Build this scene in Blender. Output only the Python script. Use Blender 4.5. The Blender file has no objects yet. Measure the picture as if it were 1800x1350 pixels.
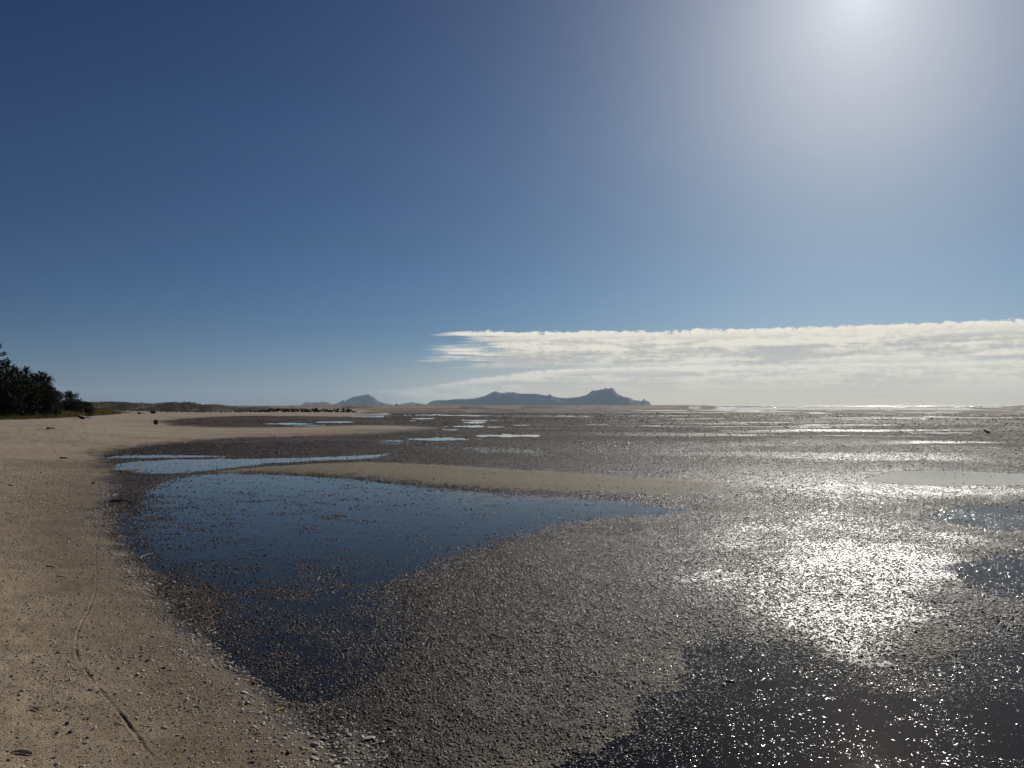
import bpy, bmesh, math, random
import numpy as np
from mathutils import Vector, Matrix

# ------------------------------------------------------------------ camera
F = 1352.0            # focal length in pixels of an 1800-pixel-wide frame
CAMZ = 1.65           # eye height above the pools
PITCH = math.atan((713 - 675) / F)
scene = bpy.context.scene
cam_d = bpy.data.cameras.new("camera")
cam = bpy.data.objects.new("camera", cam_d)
scene.collection.objects.link(cam)
cam.location = (0, 0, CAMZ)
cam.rotation_euler = (math.pi / 2 + PITCH, 0, 0)
cam_d.sensor_fit = 'HORIZONTAL'
cam_d.sensor_width = 36.0
cam_d.lens = F / 1800 * 36.0
cam_d.clip_start = 0.05
cam_d.clip_end = 60000
scene.camera = cam


def ray(u, v):
    dx, dz = (u - 900) / F, (675 - v) / F
    d = Vector((dx, math.cos(PITCH) - dz * math.sin(PITCH), math.sin(PITCH) + dz * math.cos(PITCH)))
    return d.normalized()


# ------------------------------------------------------------------ world, sun, exposure
SUN = ray(1512, -22)
SUN_EL = math.asin(SUN.z)
SUN_AZ = math.atan2(SUN.x, SUN.y)      # from +Y towards +X
world = bpy.data.worlds.new("World")
scene.world = world
world.use_nodes = True
wt = world.node_tree
wt.nodes.clear()


class NT:
    """small helper for node trees"""
    def __init__(self, tree):
        self.t = tree

    def node(self, kind, **kw):
        n = self.t.nodes.new(kind)
        for k, v in kw.items():
            setattr(n, k, v)
        return n

    def put(self, sock, val):
        if hasattr(val, 'is_output'):
            self.t.links.new(val, sock)
        elif val is not None:
            sock.default_value = val

    def math(self, op, a, b=None, c=None, clamp=False):
        n = self.node('ShaderNodeMath', operation=op)
        n.use_clamp = clamp
        for i, x in enumerate((a, b, c)):
            if x is not None:
                self.put(n.inputs[i], x)
        return n.outputs[0]

    def vmath(self, op, a, b=None, out=0):
        n = self.node('ShaderNodeVectorMath', operation=op)
        self.put(n.inputs[0], a)
        if b is not None:
            self.put(n.inputs[1], b)
        return n.outputs[out]

    def mix(self, fac, a, b, blend='MIX'):
        n = self.node('ShaderNodeMix', data_type='RGBA', blend_type=blend)
        self.put(n.inputs[0], fac)
        self.put(n.inputs[6], a)
        self.put(n.inputs[7], b)
        return n.outputs[2]

    def fmix(self, fac, a, b):
        n = self.node('ShaderNodeMix', data_type='FLOAT')
        self.put(n.inputs[0], fac)
        self.put(n.inputs[2], a)
        self.put(n.inputs[3], b)
        return n.outputs[0]

    def smooth(self, x, lo, hi, a=0.0, b=1.0):
        n = self.node('ShaderNodeMapRange', interpolation_type='SMOOTHSTEP')
        self.put(n.inputs[0], x)
        self.put(n.inputs[1], lo)
        self.put(n.inputs[2], hi)
        self.put(n.inputs[3], a)
        self.put(n.inputs[4], b)
        return n.outputs[0]

    def lin(self, x, lo, hi, a=0.0, b=1.0):
        n = self.node('ShaderNodeMapRange', interpolation_type='LINEAR')
        for i, q in enumerate((x, lo, hi, a, b)):
            self.put(n.inputs[i], q)
        return n.outputs[0]

    def noise(self, vec, scale, detail=4, rough=0.55, dist=0.0):
        n = self.node('ShaderNodeTexNoise')
        self.put(n.inputs['Vector'], vec)
        self.put(n.inputs['Scale'], scale)
        self.put(n.inputs['Detail'], detail)
        self.put(n.inputs['Roughness'], rough)
        self.put(n.inputs['Distortion'], dist)
        return n.outputs[0]

    def voronoi(self, vec, scale, out=0, **kw):
        n = self.node('ShaderNodeTexVoronoi', **kw)
        self.put(n.inputs['Vector'], vec)
        self.put(n.inputs['Scale'], scale)
        return n.outputs[out]

    def combine(self, x, y, z):
        n = self.node('ShaderNodeCombineXYZ')
        for i, q in enumerate((x, y, z)):
            self.put(n.inputs[i], q)
        return n.outputs[0]

    def bump(self, h, strength, dist, normal=None):
        n = self.node('ShaderNodeBump')
        self.put(n.inputs['Strength'], strength)
        self.put(n.inputs['Distance'], dist)
        self.put(n.inputs['Height'], h)
        if normal is not None:
            self.put(n.inputs['Normal'], normal)
        return n.outputs[0]


SKY_STRENGTH = 0.05
W = NT(wt)
sky = W.node('ShaderNodeTexSky', sky_type='NISHITA')
sky.sun_disc = False
sky.sun_elevation = SUN_EL
sky.sun_rotation = SUN_AZ
sky.altitude = 0
sky.air_density = 1.0
sky.dust_density = 0.3
sky.ozone_density = 3.0
# the photograph's steep tone curve on the whole sky: one power per channel
sk = W.node('ShaderNodeSeparateColor')
W.put(sk.inputs[0], W.vmath('MULTIPLY', sky.outputs[0], (SKY_STRENGTH,) * 3))
skycol = W.combine(*[W.math('MULTIPLY', W.math('POWER', sk.outputs[i], g), k / SKY_STRENGTH)
                     for i, (g, k) in enumerate(((1.80, 1.62), (1.70, 1.345), (1.43, 1.00)))])
tc = W.node('ShaderNodeTexCoord')
dirv = W.vmath('NORMALIZE', tc.outputs['Generated'])
sep = W.node('ShaderNodeSeparateXYZ')
W.put(sep.inputs[0], dirv)
# bright aureole of the hazy air round the sun
ang = W.math('ARCCOSINE', W.vmath('DOT_PRODUCT', dirv, tuple(SUN), out=1))
a1 = W.math('MULTIPLY', W.math('EXPONENT', W.math('MULTIPLY', ang, -23.0)), 3.0)
a2 = W.math('MULTIPLY', W.math('EXPONENT', W.math('MULTIPLY', ang, -6.8)), 8.4)
glow = W.vmath('SCALE', (0.94, 0.99, 0.98), None)
W.put(glow.node.inputs[3], W.math('ADD', a1, a2))
# cloud bank low over the sea: azimuth and elevation in degrees
az = W.math('MULTIPLY', W.math('ARCTAN2', sep.outputs[0], sep.outputs[1]), 57.29578)
el = W.math('MULTIPLY', W.math('ARCSINE', sep.outputs[2]), 57.29578)
# blue-grey sea air towards the horizon
tint = W.node('ShaderNodeValToRGB')
W.put(tint.inputs[0], W.math('DIVIDE', W.math('MAXIMUM', el, 0.0), 30.0))
cr = tint.color_ramp
cr.elements[0].position, cr.elements[0].color = 0.0, (0.55, 0.90, 1.8, 1)
cr.elements[1].position, cr.elements[1].color = 0.62, (1, 1, 1, 1)
for p_, c_ in ((0.09, (0.60, 0.80, 1.35, 1)), (0.18, (0.58, 0.74, 1.08, 1)), (0.40, (0.78, 0.86, 0.96, 1))):
    e_ = cr.elements.new(p_)
    e_.color = c_
skysum = W.vmath('ADD', W.vmath('MULTIPLY', skycol, tint.outputs[0]), glow)
S_ = lambda n, k: W.math('MULTIPLY', W.math('SUBTRACT', n, 0.5), k)
cv = W.combine(W.math('MULTIPLY', az, 0.13), W.math('MULTIPLY', el, 1.0), 3.7)
n_mid = W.noise(cv, 1.5, 6, 0.52, 0.4)
n_wisp = W.noise(W.combine(W.math('MULTIPLY', az, 0.06), W.math('MULTIPLY', el, 1.3), 9.3), 2.0, 5, 0.55)
n_puff = W.noise(W.combine(W.math('MULTIPLY', az, 0.8), W.math('MULTIPLY', el, 1.3), 5.5), 2.0, 7, 0.62)
# low cream haze under the sun
lowhaze = W.math('MULTIPLY', W.smooth(az, -16.0, 16.0), W.smooth(el, 4.2, 0.8))
skysum = W.mix(W.math('MULTIPLY', lowhaze, 0.92), skysum, (15.0, 12.7, 8.0, 1))


def layer(top, depth, left0, left1, edge, soft):
    """a band of cloud hanging below its top edge (degrees) from azimuth left0..left1 on"""
    t = W.math('SUBTRACT', top, el)
    t = W.math('ADD', t, S_(n_puff, edge))
    t = W.math('ADD', t, S_(n_mid, 0.55))
    up = W.smooth(t, 0.0, soft)
    dn = W.smooth(t, depth, depth * 0.5)
    lf = W.smooth(W.math('ADD', az, W.math('ADD', S_(n_wisp, 15.0), S_(n_mid, 10.0))), left0, left1)
    return W.math('MULTIPLY', W.math('MULTIPLY', up, dn), lf), t


LA, tA = layer(W.lin(az, -6.0, 34.0, 5.62, 5.42), 3.0, -4.5, -0.5, 0.75, 0.16)
LC, tC = layer(4.05, 1.5, -6.0, -2.5, 0.3, 0.22)
LB, tB = layer(W.smooth(az, -12.0, 7.0, 1.15, 2.95), 2.3, -11.0, -4.0, 0.28, 0.25)
LD, tD = layer(W.smooth(az, -12.0, 7.0, 1.0, 2.2), 2.0, -6.0, 8.0, 0.15, 0.3)
dens = W.math('MAXIMUM', W.math('MAXIMUM', LA, LB), W.math('MAXIMUM', LC, W.math('MULTIPLY', LD, 0.7)))
holes = W.smooth(W.math('ADD', W.math('MULTIPLY', n_mid, 0.6), W.math('MULTIPLY', n_wisp, 0.4)), 0.34, 0.50)
dens = W.math('MULTIPLY', dens, W.math('ADD', 0.74, W.math('MULTIPLY', holes, 0.26)))
fade = W.smooth(el, 0.3, 3.2, 0.25, 0.96)
dens = W.math('MULTIPLY', dens, fade, clamp=True)
rimA = W.smooth(tA, 1.1, 0.15)
rimB = W.math('MULTIPLY', W.smooth(tB, 0.7, 0.1), W.smooth(tB, -0.1, 0.1))
sh = W.math('ADD', W.math('MULTIPLY', n_mid, 0.52), W.math('ADD', W.math('MULTIPLY', n_puff, 0.24), W.math('MULTIPLY', n_wisp, 0.2)))
shade = W.smooth(sh, 0.40, 0.55)
bright = W.math('MAXIMUM', W.math('MULTIPLY', shade, 0.85), W.math('MULTIPLY', W.math('MAXIMUM', rimA, rimB), W.smooth(n_puff, 0.25, 0.55, 0.45, 1.0)))
cl_dark, cl_lite = (10.2, 9.8, 8.7, 1), (18.4, 17.3, 14.6, 1)
ccol = W.mix(bright, cl_dark, cl_lite)
sky_cl = W.mix(dens, skysum, ccol)
bg = W.node('ShaderNodeBackground')
W.put(bg.inputs[0], sky_cl)
bg.inputs[1].default_value = SKY_STRENGTH
world.cycles.sampling_method = 'MANUAL'
world.cycles.sample_map_resolution = 512
wo = W.node('ShaderNodeOutputWorld')
wt.links.new(bg.outputs[0], wo.inputs[0])

sun_d = bpy.data.lights.new("sun", 'SUN')
sun_d.energy = 3.2
sun_d.angle = math.radians(0.53)
sun_d.color = (1.0, 0.95, 0.86)
sun_o = bpy.data.objects.new("sun", sun_d)
scene.collection.objects.link(sun_o)
sun_o.rotation_euler = SUN.to_track_quat('Z', 'Y').to_euler()

vs = scene.view_settings
vs.view_transform = 'Standard'
vs.look = 'None'
vs.exposure = 0.0
vs.gamma = 1.0
vs.use_curve_mapping = False
cy = scene.cycles
cy.max_bounces = 6
cy.diffuse_bounces = 2
cy.glossy_bounces = 3
cy.transmission_bounces = 2
cy.volume_bounces = 1
cy.transparent_max_bounces = 10
cy.sample_clamp_direct = 0.0
cy.sample_clamp_indirect = 4.0
cy.use_denoising = True
cy.denoiser = 'OPENIMAGEDENOISE'
scene.render.use_persistent_data = False

# ------------------------------------------------------------------ small tools
rng = np.random.default_rng(7)
random.seed(11)
COL = scene.collection


def tag(o, label=None, category=None, group=None, kind=None):
    for k, v in (('label', label), ('category', category), ('group', group), ('kind', kind)):
        if v is not None:
            o[k] = v
    return o


def mesh_obj(name, verts, faces, mat=None, parent=None, smooth=True, link=True):
    me = bpy.data.meshes.new(name)
    me.from_pydata([tuple(v) for v in verts], [], [tuple(f) for f in faces])
    me.update()
    if smooth:
        me.polygons.foreach_set('use_smooth', [True] * len(me.polygons))
    o = bpy.data.objects.new(name, me)
    if mat:
        me.materials.append(mat)
    if parent:
        o.parent = parent
    if link:
        COL.objects.link(o)
    return o


def empty(name, loc, rz=0.0):
    o = bpy.data.objects.new(name, None)
    o.location = loc
    o.rotation_euler = (0, 0, rz)
    o.empty_display_size = 0.2
    COL.objects.link(o)
    return o


def grid_mesh(name, co, quads, mat, attrs=None, smooth=True):
    """fast mesh from numpy arrays of positions and quads"""
    me = bpy.data.meshes.new(name)
    n, m = len(co), len(quads)
    me.vertices.add(n)
    me.vertices.foreach_set('co', np.ascontiguousarray(co, dtype=np.float32).ravel())
    me.loops.add(m * 4)
    me.loops.foreach_set('vertex_index', np.ascontiguousarray(quads, dtype=np.int32).ravel())
    me.polygons.add(m)
    me.polygons.foreach_set('loop_start', np.arange(m, dtype=np.int32) * 4)
    me.polygons.foreach_set('loop_total', np.full(m, 4, dtype=np.int32))
    me.update(calc_edges=True)
    if smooth:
        me.polygons.foreach_set('use_smooth', np.ones(m, dtype=bool))
    for k, a in (attrs or {}).items():
        at = me.attributes.new(k, 'FLOAT_COLOR', 'POINT')
        at.data.foreach_set('color', np.ascontiguousarray(a, dtype=np.float32).ravel())
    me.materials.append(mat)
    o = bpy.data.objects.new(name, me)
    COL.objects.link(o)
    return o


_perm = np.random.default_rng(3).permutation(512)
_perm = np.concatenate([_perm, _perm]).astype(np.int64)
_gr = np.random.default_rng(5).uniform(0, 2 * np.pi, 512)
_gx, _gy = np.cos(_gr), np.sin(_gr)


def pnoise(x, y):
    xi, yi = np.floor(x).astype(np.int64), np.floor(y).astype(np.int64)
    xf, yf = x - xi, y - yi
    u, v = xf * xf * xf * (xf * (xf * 6 - 15) + 10), yf * yf * yf * (yf * (yf * 6 - 15) + 10)

    def g(i, j, dx, dy):
        h = _perm[(_perm[i & 511] + j) & 511]
        return _gx[h] * dx + _gy[h] * dy
    a = g(xi, yi, xf, yf)
    b = g(xi + 1, yi, xf - 1, yf)
    c = g(xi, yi + 1, xf, yf - 1)
    d = g(xi + 1, yi + 1, xf - 1, yf - 1)
    return (a + u * (b - a) + v * ((c + u * (d - c)) - (a + u * (b - a)))) * 1.5


def fbm(x, y, octs=4, gain=0.5, lac=2.03):
    s, a = 0, 1.0
    for k in range(octs):
        s = s + a * pnoise(x + 17.3 * k, y - 9.1 * k)
        x, y, a = x * lac, y * lac, a * gain
    return s


def sstep(x, a, b):
    t = np.clip((x - a) / (b - a), 0, 1)
    return t * t * (3 - 2 * t)


def gp(u, v, z=0.0):
    """point of the level z under pixel (u, v) of the 1800 x 1350 photograph"""
    d = ray(u, v)
    t = (z - CAMZ) / d.z
    return (d.x * t, d.y * t)


def poly_world(pts):
    """outline traced on the photograph, laid on the flat and rounded off (Catmull-Rom)"""
    n = len(pts)
    out = []
    for i in range(n):
        p0, p1, p2, p3 = (np.array(pts[(i + k) % n], float) for k in (-1, 0, 1, 2))
        for t in (0.0, 0.5):
            q = 0.5 * ((2 * p1) + (-p0 + p2) * t + (2 * p0 - 5 * p1 + 4 * p2 - p3) * t * t + (-p0 + 3 * p1 - 3 * p2 + p3) * t ** 3)
            out.append(gp(q[0], q[1]))
    return np.array(out)


def sdf(px, py, poly, margin=3.0):
    """signed distance to a polygon, positive inside, -margin well outside"""
    res = np.full(px.shape, -margin)
    lo, hi = poly.min(0) - margin, poly.max(0) + margin
    m = (px > lo[0]) & (px < hi[0]) & (py > lo[1]) & (py < hi[1])
    x, y = px[m], py[m]
    d2 = np.full(x.shape, 1e9)
    ins = np.zeros(x.shape, bool)
    for i in range(len(poly)):
        ax, ay = poly[i - 1]
        bx, by = poly[i]
        ex, ey = bx - ax, by - ay
        wx, wy = x - ax, y - ay
        t = np.clip((wx * ex + wy * ey) / (ex * ex + ey * ey + 1e-12), 0, 1)
        d2 = np.minimum(d2, (wx - ex * t) ** 2 + (wy - ey * t) ** 2)
        c = ((ay > y) != (by > y)) & (x < (bx - ax) * (y - ay) / (by - ay + 1e-12) + ax)
        ins ^= c
    d = np.sqrt(d2)
    res[m] = np.maximum(np.where(ins, d, -d), -margin)
    return res


# ------------------------------------------------------------------ layout of the shore (outlines read off the photograph, laid on the ground)
P_BEACH = [(640, 1400), (590, 1350), (545, 1310), (505, 1270), (462, 1225), (412, 1180), (362, 1135), (315, 1095), (268, 1050),
           (238, 1010), (207, 975), (187, 940), (178, 905), (186, 870), (192, 845), (186, 822), (172, 806), (186, 795), (240, 786),
           (330, 776), (430, 770), (560, 767), (650, 763), (730, 757), (770, 752), (700, 749), (640, 748), (560, 750), (470, 752),
           (400, 752), (350, 750), (310, 746), (285, 742), (310, 738), (360, 734), (430, 731.5), (520, 732), (600, 733), (660, 732),
           (690, 729), (640, 726), (640, 720), (300, 719), (-900, 719), (-2600, 760), (-2600, 1000), (-1500, 1400), (-1500, 2600), (640, 2600)]
P_POOL = [(345, 834), (450, 833), (600, 841), (740, 856), (900, 868), (1020, 873), (1120, 881), (1190, 891), (1215, 900), (1150, 908),
          (1050, 914), (960, 932), (860, 957), (790, 987), (722, 1016), (692, 1042), (690, 1080), (680, 1125), (650, 1180), (575, 1222),
          (510, 1222), (440, 1165), (385, 1115), (400, 1072), (350, 1030), (290, 1000), (262, 975), (222, 935), (232, 893), (285, 852)]
P_CHAN = [(205, 815), (300, 807), (420, 806), (560, 803), (640, 800), (690, 796), (655, 806), (560, 810), (480, 815), (420, 822),
          (360, 828), (290, 833), (225, 830)]
P_CHAN2 = [(180, 802), (260, 799), (400, 801), (430, 803), (300, 805), (200, 806)]
P_BAR = [(345, 833), (430, 823), (520, 818), (640, 813), (780, 818), (900, 825), (1020, 832), (1150, 840), (1300, 850), (1420, 862),
         (1490, 873), (1400, 878), (1250, 875), (1120, 874), (1000, 869), (880, 863), (740, 853), (600, 839), (450, 832)]
P_R1 = [(1518, 842), (1545, 832), (1600, 826), (1700, 828), (1800, 832), (1950, 838), (1950, 858), (1800, 853), (1720, 853), (1650, 854),
        (1580, 851), (1535, 848)]
P_R2 = [(1600, 905), (1660, 890), (1760, 884), (1950, 884), (1950, 934), (1800, 934), (1720, 928), (1640, 918)]
P_R3 = [(1640, 1010), (1700, 985), (1800, 962), (1980, 955), (1980, 1065), (1800, 1060), (1720, 1045)]
P_R4 = [(1090, 1240), (1140, 1150), (1190, 1112), (1280, 1105), (1330, 1128), (1380, 1118), (1450, 1150), (1520, 1168), (1560, 1142), (1590, 1112),
        (1660, 1100), (1760, 1088), (1980, 1070), (2300, 1200), (2300, 1500), (1700, 1700), (1200, 1600), (900, 1450), (960, 1330), (1040, 1300)]
W_BEACH, W_POOL, W_CHAN, W_CHAN2, W_BAR, W_R1, W_R2, W_R3, W_R4 = map(
    poly_world, (P_BEACH, P_POOL, P_CHAN, P_CHAN2, P_BAR, P_R1, P_R2, P_R3, P_R4))
PUDDLES = [(665, 727.6, 60, 1.0), (665, 732.8, 60, 1.2), (810, 730.6, 120, 2.2), (960, 731.4, 90, 1.3), (850, 723.4, 40, 1.3), (740, 735.6, 28, 1.9),
           (720, 739.6, 26, .9), (860, 739, 64, 1.1), (835, 742.6, 27, 1.6), (822, 749.6, 38, 1.7), (872, 750.6, 17, 1.3), (795, 755, 16, 1.1),
           (915, 747.6, 25, 1.1), (680, 743.6, 12, .9), (800, 787, 60, 3), (890, 792.5, 66, 5), (960, 800, 50, 1.5), (700, 778, 45, 4), (900, 766, 60, 2.5),
           (770, 772, 60, 3), (1180, 721, 210, 1.2), (1280, 725.4, 190, .9), (1020, 733, 32, .8), (1225, 735.6, 75, .9), (1050, 746, 24, .9),
           (1160, 748.6, 52, 1.1), (1285, 745.5, 85, .9), (1280, 757, 24, .9), (1600, 734.8, 230, 1.7), (1550, 725, 160, 1.1), (1720, 721, 90, .9),
           (1500, 748, 120, 1.2), (1640, 757, 60, 1.0), (1400, 718.5, 200, 1.2), (1120, 717.6, 140, .8), (500, 745, 55, 1.5), (545, 747.5, 35, 0.9),
           (590, 742, 45, 1.6), (1660, 761, 70, 1.4), (1080, 829, 60, 1.6), (1150, 833, 40, 1.0)]
ALGAE = [(470, 735.6, 120, 2.2), (390, 737.5, 60, 2.5), (350, 748, 60, 2.6), (440, 748.6, 50, 2.2), (330, 741, 50, 2.0), (570, 736.6, 60, 1.2), (1600, 741, 260, 3.6), (1740, 754, 80, 3.5),
         (1450, 777, 150, 8), (1150, 743, 90, 3), (900, 743.5, 60, 2), (1690, 745, 90, 2), (650, 741, 90, 2), (1390, 738, 120, 2), (1240, 895, 90, 12), (1080, 930, 150, 14)]


def ellip(u, v, lst):
    best = np.full(u.shape, 9.0)
    for (u0, v0, ru, rv) in lst:
        best = np.minimum(best, np.sqrt(((u - u0) / ru) ** 2 + ((v - v0) / rv) ** 2))
    return best


TRACK = [(158, 900), (172, 930), (168, 960), (170, 1020), (160, 1062), (141, 1100), (134, 1130), (138, 1163), (158, 1195), (184, 1228), (206, 1252), (232, 1287), (268, 1332)]
TRACKS = [[gp(u, v, 0.07) for u, v in TRACK], [gp(u, v, 0.10) for u, v in ((84, 868), (80, 885), (48, 905), (58, 922), (72, 932), (92, 943))],
          [gp(u, v, 0.2) for u, v in ((84, 780), (95, 790), (106, 800))], [gp(u, v, 0.1) for u, v in ((20, 970), (28, 985), (32, 1000), (26, 1022))]]


BANK = np.array([(-33.0, 30.0), (-38.0, 52.0), (-40.2, 60.0), (-42.2, 68.0), (-45.0, 77.0), (-50.5, 93.0), (-60.0, 118.0), (-66.0, 135.0)])


def bank_side(x, y):
    """metres behind the front edge of the grown bank (positive on the land side)"""
    xe = np.interp(y, BANK[:, 1], BANK[:, 0]) + 0.5 * fbm(y * 0.3, x * 0.05, 3)
    s = xe - x
    return np.where((y < 26) | (y > 140), -5.0, s)


def shore_fields(x, y):
    """height and masks of the shore at world points"""
    r = np.hypot(x, y)
    ys = np.maximum(y, 0.05)
    # pixel of the flat at that point (only used to read the traced outlines)
    den = (ys * math.cos(PITCH) - CAMZ * math.sin(PITCH))
    den = np.where(den > 0.05, den, 0.05)
    u = 900 + F * x / den
    v = 675 + F * (ys * math.sin(PITCH) + CAMZ * math.cos(PITCH)) / den
    front = y > 0.5
    wob = fbm(x * 1.7, y * 1.7, 3)
    wob2 = fbm(x * 6.0, y * 6.0, 3)
    amp = np.clip(r / 12, 0.35, 2.5)
    jit = (0.09 * wob + 0.03 * wob2) * amp
    d_beach = sdf(x, y, W_BEACH, 60.0) + jit * 0.55
    d_pool = sdf(x, y, W_POOL) + jit
    d_chan = np.maximum(sdf(x, y, W_CHAN), sdf(x, y, W_CHAN2)) + jit
    d_bar = sdf(x, y, W_BAR) + jit
    d_r1 = sdf(x, y, W_R1) + jit * 0.8
    d_r23 = np.maximum(sdf(x, y, W_R2), sdf(x, y, W_R3)) + jit * 2.2
    d_r4 = sdf(x, y, W_R4) + jit * 1.6
    pud = ellip(u, v, PUDDLES) + 0.5 * fbm(x / (0.02 * r + 0.3), y / (0.05 * r + 0.3), 3)
    pud = np.where(front, pud, 9.0)
    alg = ellip(u, v, ALGAE) + 0.45 * fbm(x / (0.03 * r + 0.2), y / (0.08 * r + 0.2) + 40, 3)
    alg = np.where(front, alg, 9.0)
    # bare mud with low swells, lumps and holes
    z = 0.020 + 0.008 * fbm(x * 0.5, y * 0.5, 3) + 0.006 * fbm(x * 2.3, y * 2.3, 3) + 0.0035 * fbm(x * 9, y * 9, 2) * sstep(r, 40, 15)
    # beach
    side = sstep(-x / ys, 0.40, 0.60)
    A = 0.10 + 0.58 * np.maximum(side, 1 - sstep(y, 14, 30))
    db = np.maximum(d_beach, 0)
    z = z + A * (1 - np.exp(-db / 11.0)) * (1 + 0.05 * wob) + 0.018 * sstep(d_beach, -0.1, 0.35)
    z = z + sstep(d_beach, 0.2, 1.5) * (0.012 * fbm(x * 0.9, y * 0.9, 3) + 0.006 * wob2 * sstep(r, 30, 10))
    # grown bank on the left
    s_bank = bank_side(x, y)
    z = z + 0.32 * sstep(s_bank, -0.3, 3.0)
    # sandbar
    z = z + 0.05 * sstep(d_bar, -0.1, 1.2)
    # pools
    def pool(z, d, depth, w, keep=0.5):
        k = sstep(d, -w * 0.4, w)
        return z * (1 - k) + (-depth + keep * (z - 0.02)) * k
    z = pool(z, d_pool + 0.16, 0.040, 0.5, 0.6)
    rag = fbm(x * 1.3 + 5, y * 3.2, 5, 0.62)
    edge = sstep(d_beach, -2.2, -0.4)
    shoal = sstep(rag + 0.30 * edge, 0.12, 0.75) * sstep(d_pool, -0.2, 0.2) * np.clip(0.55 + 0.7 * sstep(-x, -0.5, 2.0), 0, 1)
    z = z + 0.003 * fbm(x * 4, y * 8, 3) * sstep(d_pool, 0, 0.3)
    z = pool(z, d_chan + 0.15, 0.03, 0.5)
    z = pool(z, d_r1 + 0.12, 0.03, 0.4)
    weed = fbm(x * 0.8, y * 0.8, 3)
    z = pool(z, d_r23 + 0.25, 0.016, 0.9, 0.7)
    z = pool(z, d_r4 + 0.30 * weed, 0.012, 0.5, 0.5)
    patch = sstep(fbm(x * 1.6 + 3, y * 3.4, 4, 0.6), 0.12, 0.42) * sstep(x, 0.9, 1.7) * sstep(d_r4, 0.0, 0.3) * sstep(y, 5.2, 4.4)
    z = z + 0.003 * patch
    kp = sstep(pud, 1.05, 0.7)
    z = z * (1 - kp) - 0.02 * kp
    # far flats: long streaks of standing water and low banks
    st = fbm(x / 38.0, y / 11.0, 4) + 0.35 * fbm(x / 160.0, y / 30.0, 2)
    far = sstep(r, 55, 120) * sstep(d_beach, 0.0, -4.0)
    z = z + far * (0.05 * st + 0.012)
    hor = sstep(r, 300, 420)
    sea_gap = sstep(u, 1180, 1330) * (1 - sstep(u, 1640, 1760))
    z = z - hor * sea_gap * 0.25
    # sand spits at the edge of the sea
    spit1 = np.exp(-((r - 610) / 45.0) ** 2) * sstep(u, 380, 560) * (1 - sstep(u, 1225, 1290))
    spit2 = np.exp(-((r - 520) / 50.0) ** 2) * sstep(u, 1660, 1880)
    z = z + spit1 * (2.15 + 0.25 * fbm(u / 60.0, r / 200.0, 3)) + spit2 * 2.6
    z = np.where((r > 800) & (x / ys > -0.28), -0.6, z)
    z = np.where(front | (x < -1.5), z, np.minimum(z, 0.03))
    # slick bare mud in the middle of the flat
    qs = np.sqrt(((u - 1470) / 270) ** 2 + ((v - 1060) / 170) ** 2) + 0.45 * fbm(x * 0.9, y * 0.9, 4)
    slick = np.where(front, sstep(qs, 1.15, 0.45), 0) * sstep(d_r4, 0.1, -0.3)
    # masks: sand, algae, wet, sandbar
    kd = np.clip(r / 7.0, 1, 7)
    sand = sstep(d_beach + 0.10 * wob * kd, -0.12 * kd, 0.24 * kd)
    farsand = sstep(r, 70, 220) * sstep(st, -0.25, 0.15) * (1 - sea_gap * sstep(r, 250, 400))
    sand = np.maximum(sand, np.maximum(0.65 * farsand, 0.55 * np.maximum(spit1, spit2)))
    bar = sstep(d_bar + 0.25 * wob, -0.35, 0.7) * (1 - sstep(u, 1150, 1480))
    bar = np.maximum(bar, 0.62 * sstep(d_r4, -0.6, 0.4))
    algm = np.maximum(sstep(alg, 1.15, 0.6), 0.85 * sstep(s_bank, -0.5, 0.4))
    wet = 1 - sstep(d_beach + 0.15 * wob * kd, 0.1 * kd, 1.2 * kd)
    wet = np.minimum(wet, 1 - 0.65 * bar * sstep(d_bar, -0.2, 0.1))
    wet = np.minimum(wet, 1 - 0.6 * farsand)
    damp = 0.10 + 0.75 * sstep(fbm(x / 14.0, y / 4.5, 4), 0.02, 0.55)
    wet = wet * (1 - sstep(r, 11, 32) * (1 - damp))
    wet = wet * (1 - 0.55 * np.maximum(sstep(d_r4 + 0.3 * wob, -0.8, -0.05) * (1 - sstep(u, 1350, 1450) * (1 - sstep(u, 1560, 1640))), sstep(d_r23 + 0.4 * wob, -1.2, 0.0)))
    wet = np.minimum(wet, 1 - 0.9 * np.clip(spit1 + spit2, 0, 1))
    return dict(z=z, sand=sand, alg=algm, wet=wet, bar=bar, d_beach=d_beach, d_pool=d_pool, d_chan=d_chan, d_r1=d_r1, d_r23=d_r23, d_r4=d_r4,
                shoal=shoal, patch=patch, s_bank=s_bank, u=u, v=v, weed=weed, d_bar=d_bar, slick=slick)


# polar sheet: fine in front of the camera, coarse all round
A_STEP = math.radians(0.066)
fine = np.arange(-math.radians(39), math.radians(39) + 1e-9, A_STEP)
coarse = np.linspace(math.radians(39), math.radians(321), 72)[1:-1]
AZ = np.concatenate([fine, coarse])
vv = np.concatenate([np.arange(1500, 760, -1.4), np.arange(760, 715.2, -0.7)])
R_far = CAMZ * F / (vv - 713.0)
RR = np.concatenate([np.array([0.15, 0.5, 0.9, 1.3, 1.7, 2.0, 2.25, 2.5, 2.7]), R_far, np.array([1250.0, 2200.0])])
NR, NA = len(RR), len(AZ)
RG, AG = np.meshgrid(RR, AZ, indexing='ij')
GX, GY = RG * np.sin(AG), RG * np.cos(AG)
FLD = {k: a.reshape(NR, NA) for k, a in shore_fields(GX.ravel(), GY.ravel()).items()}


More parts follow.
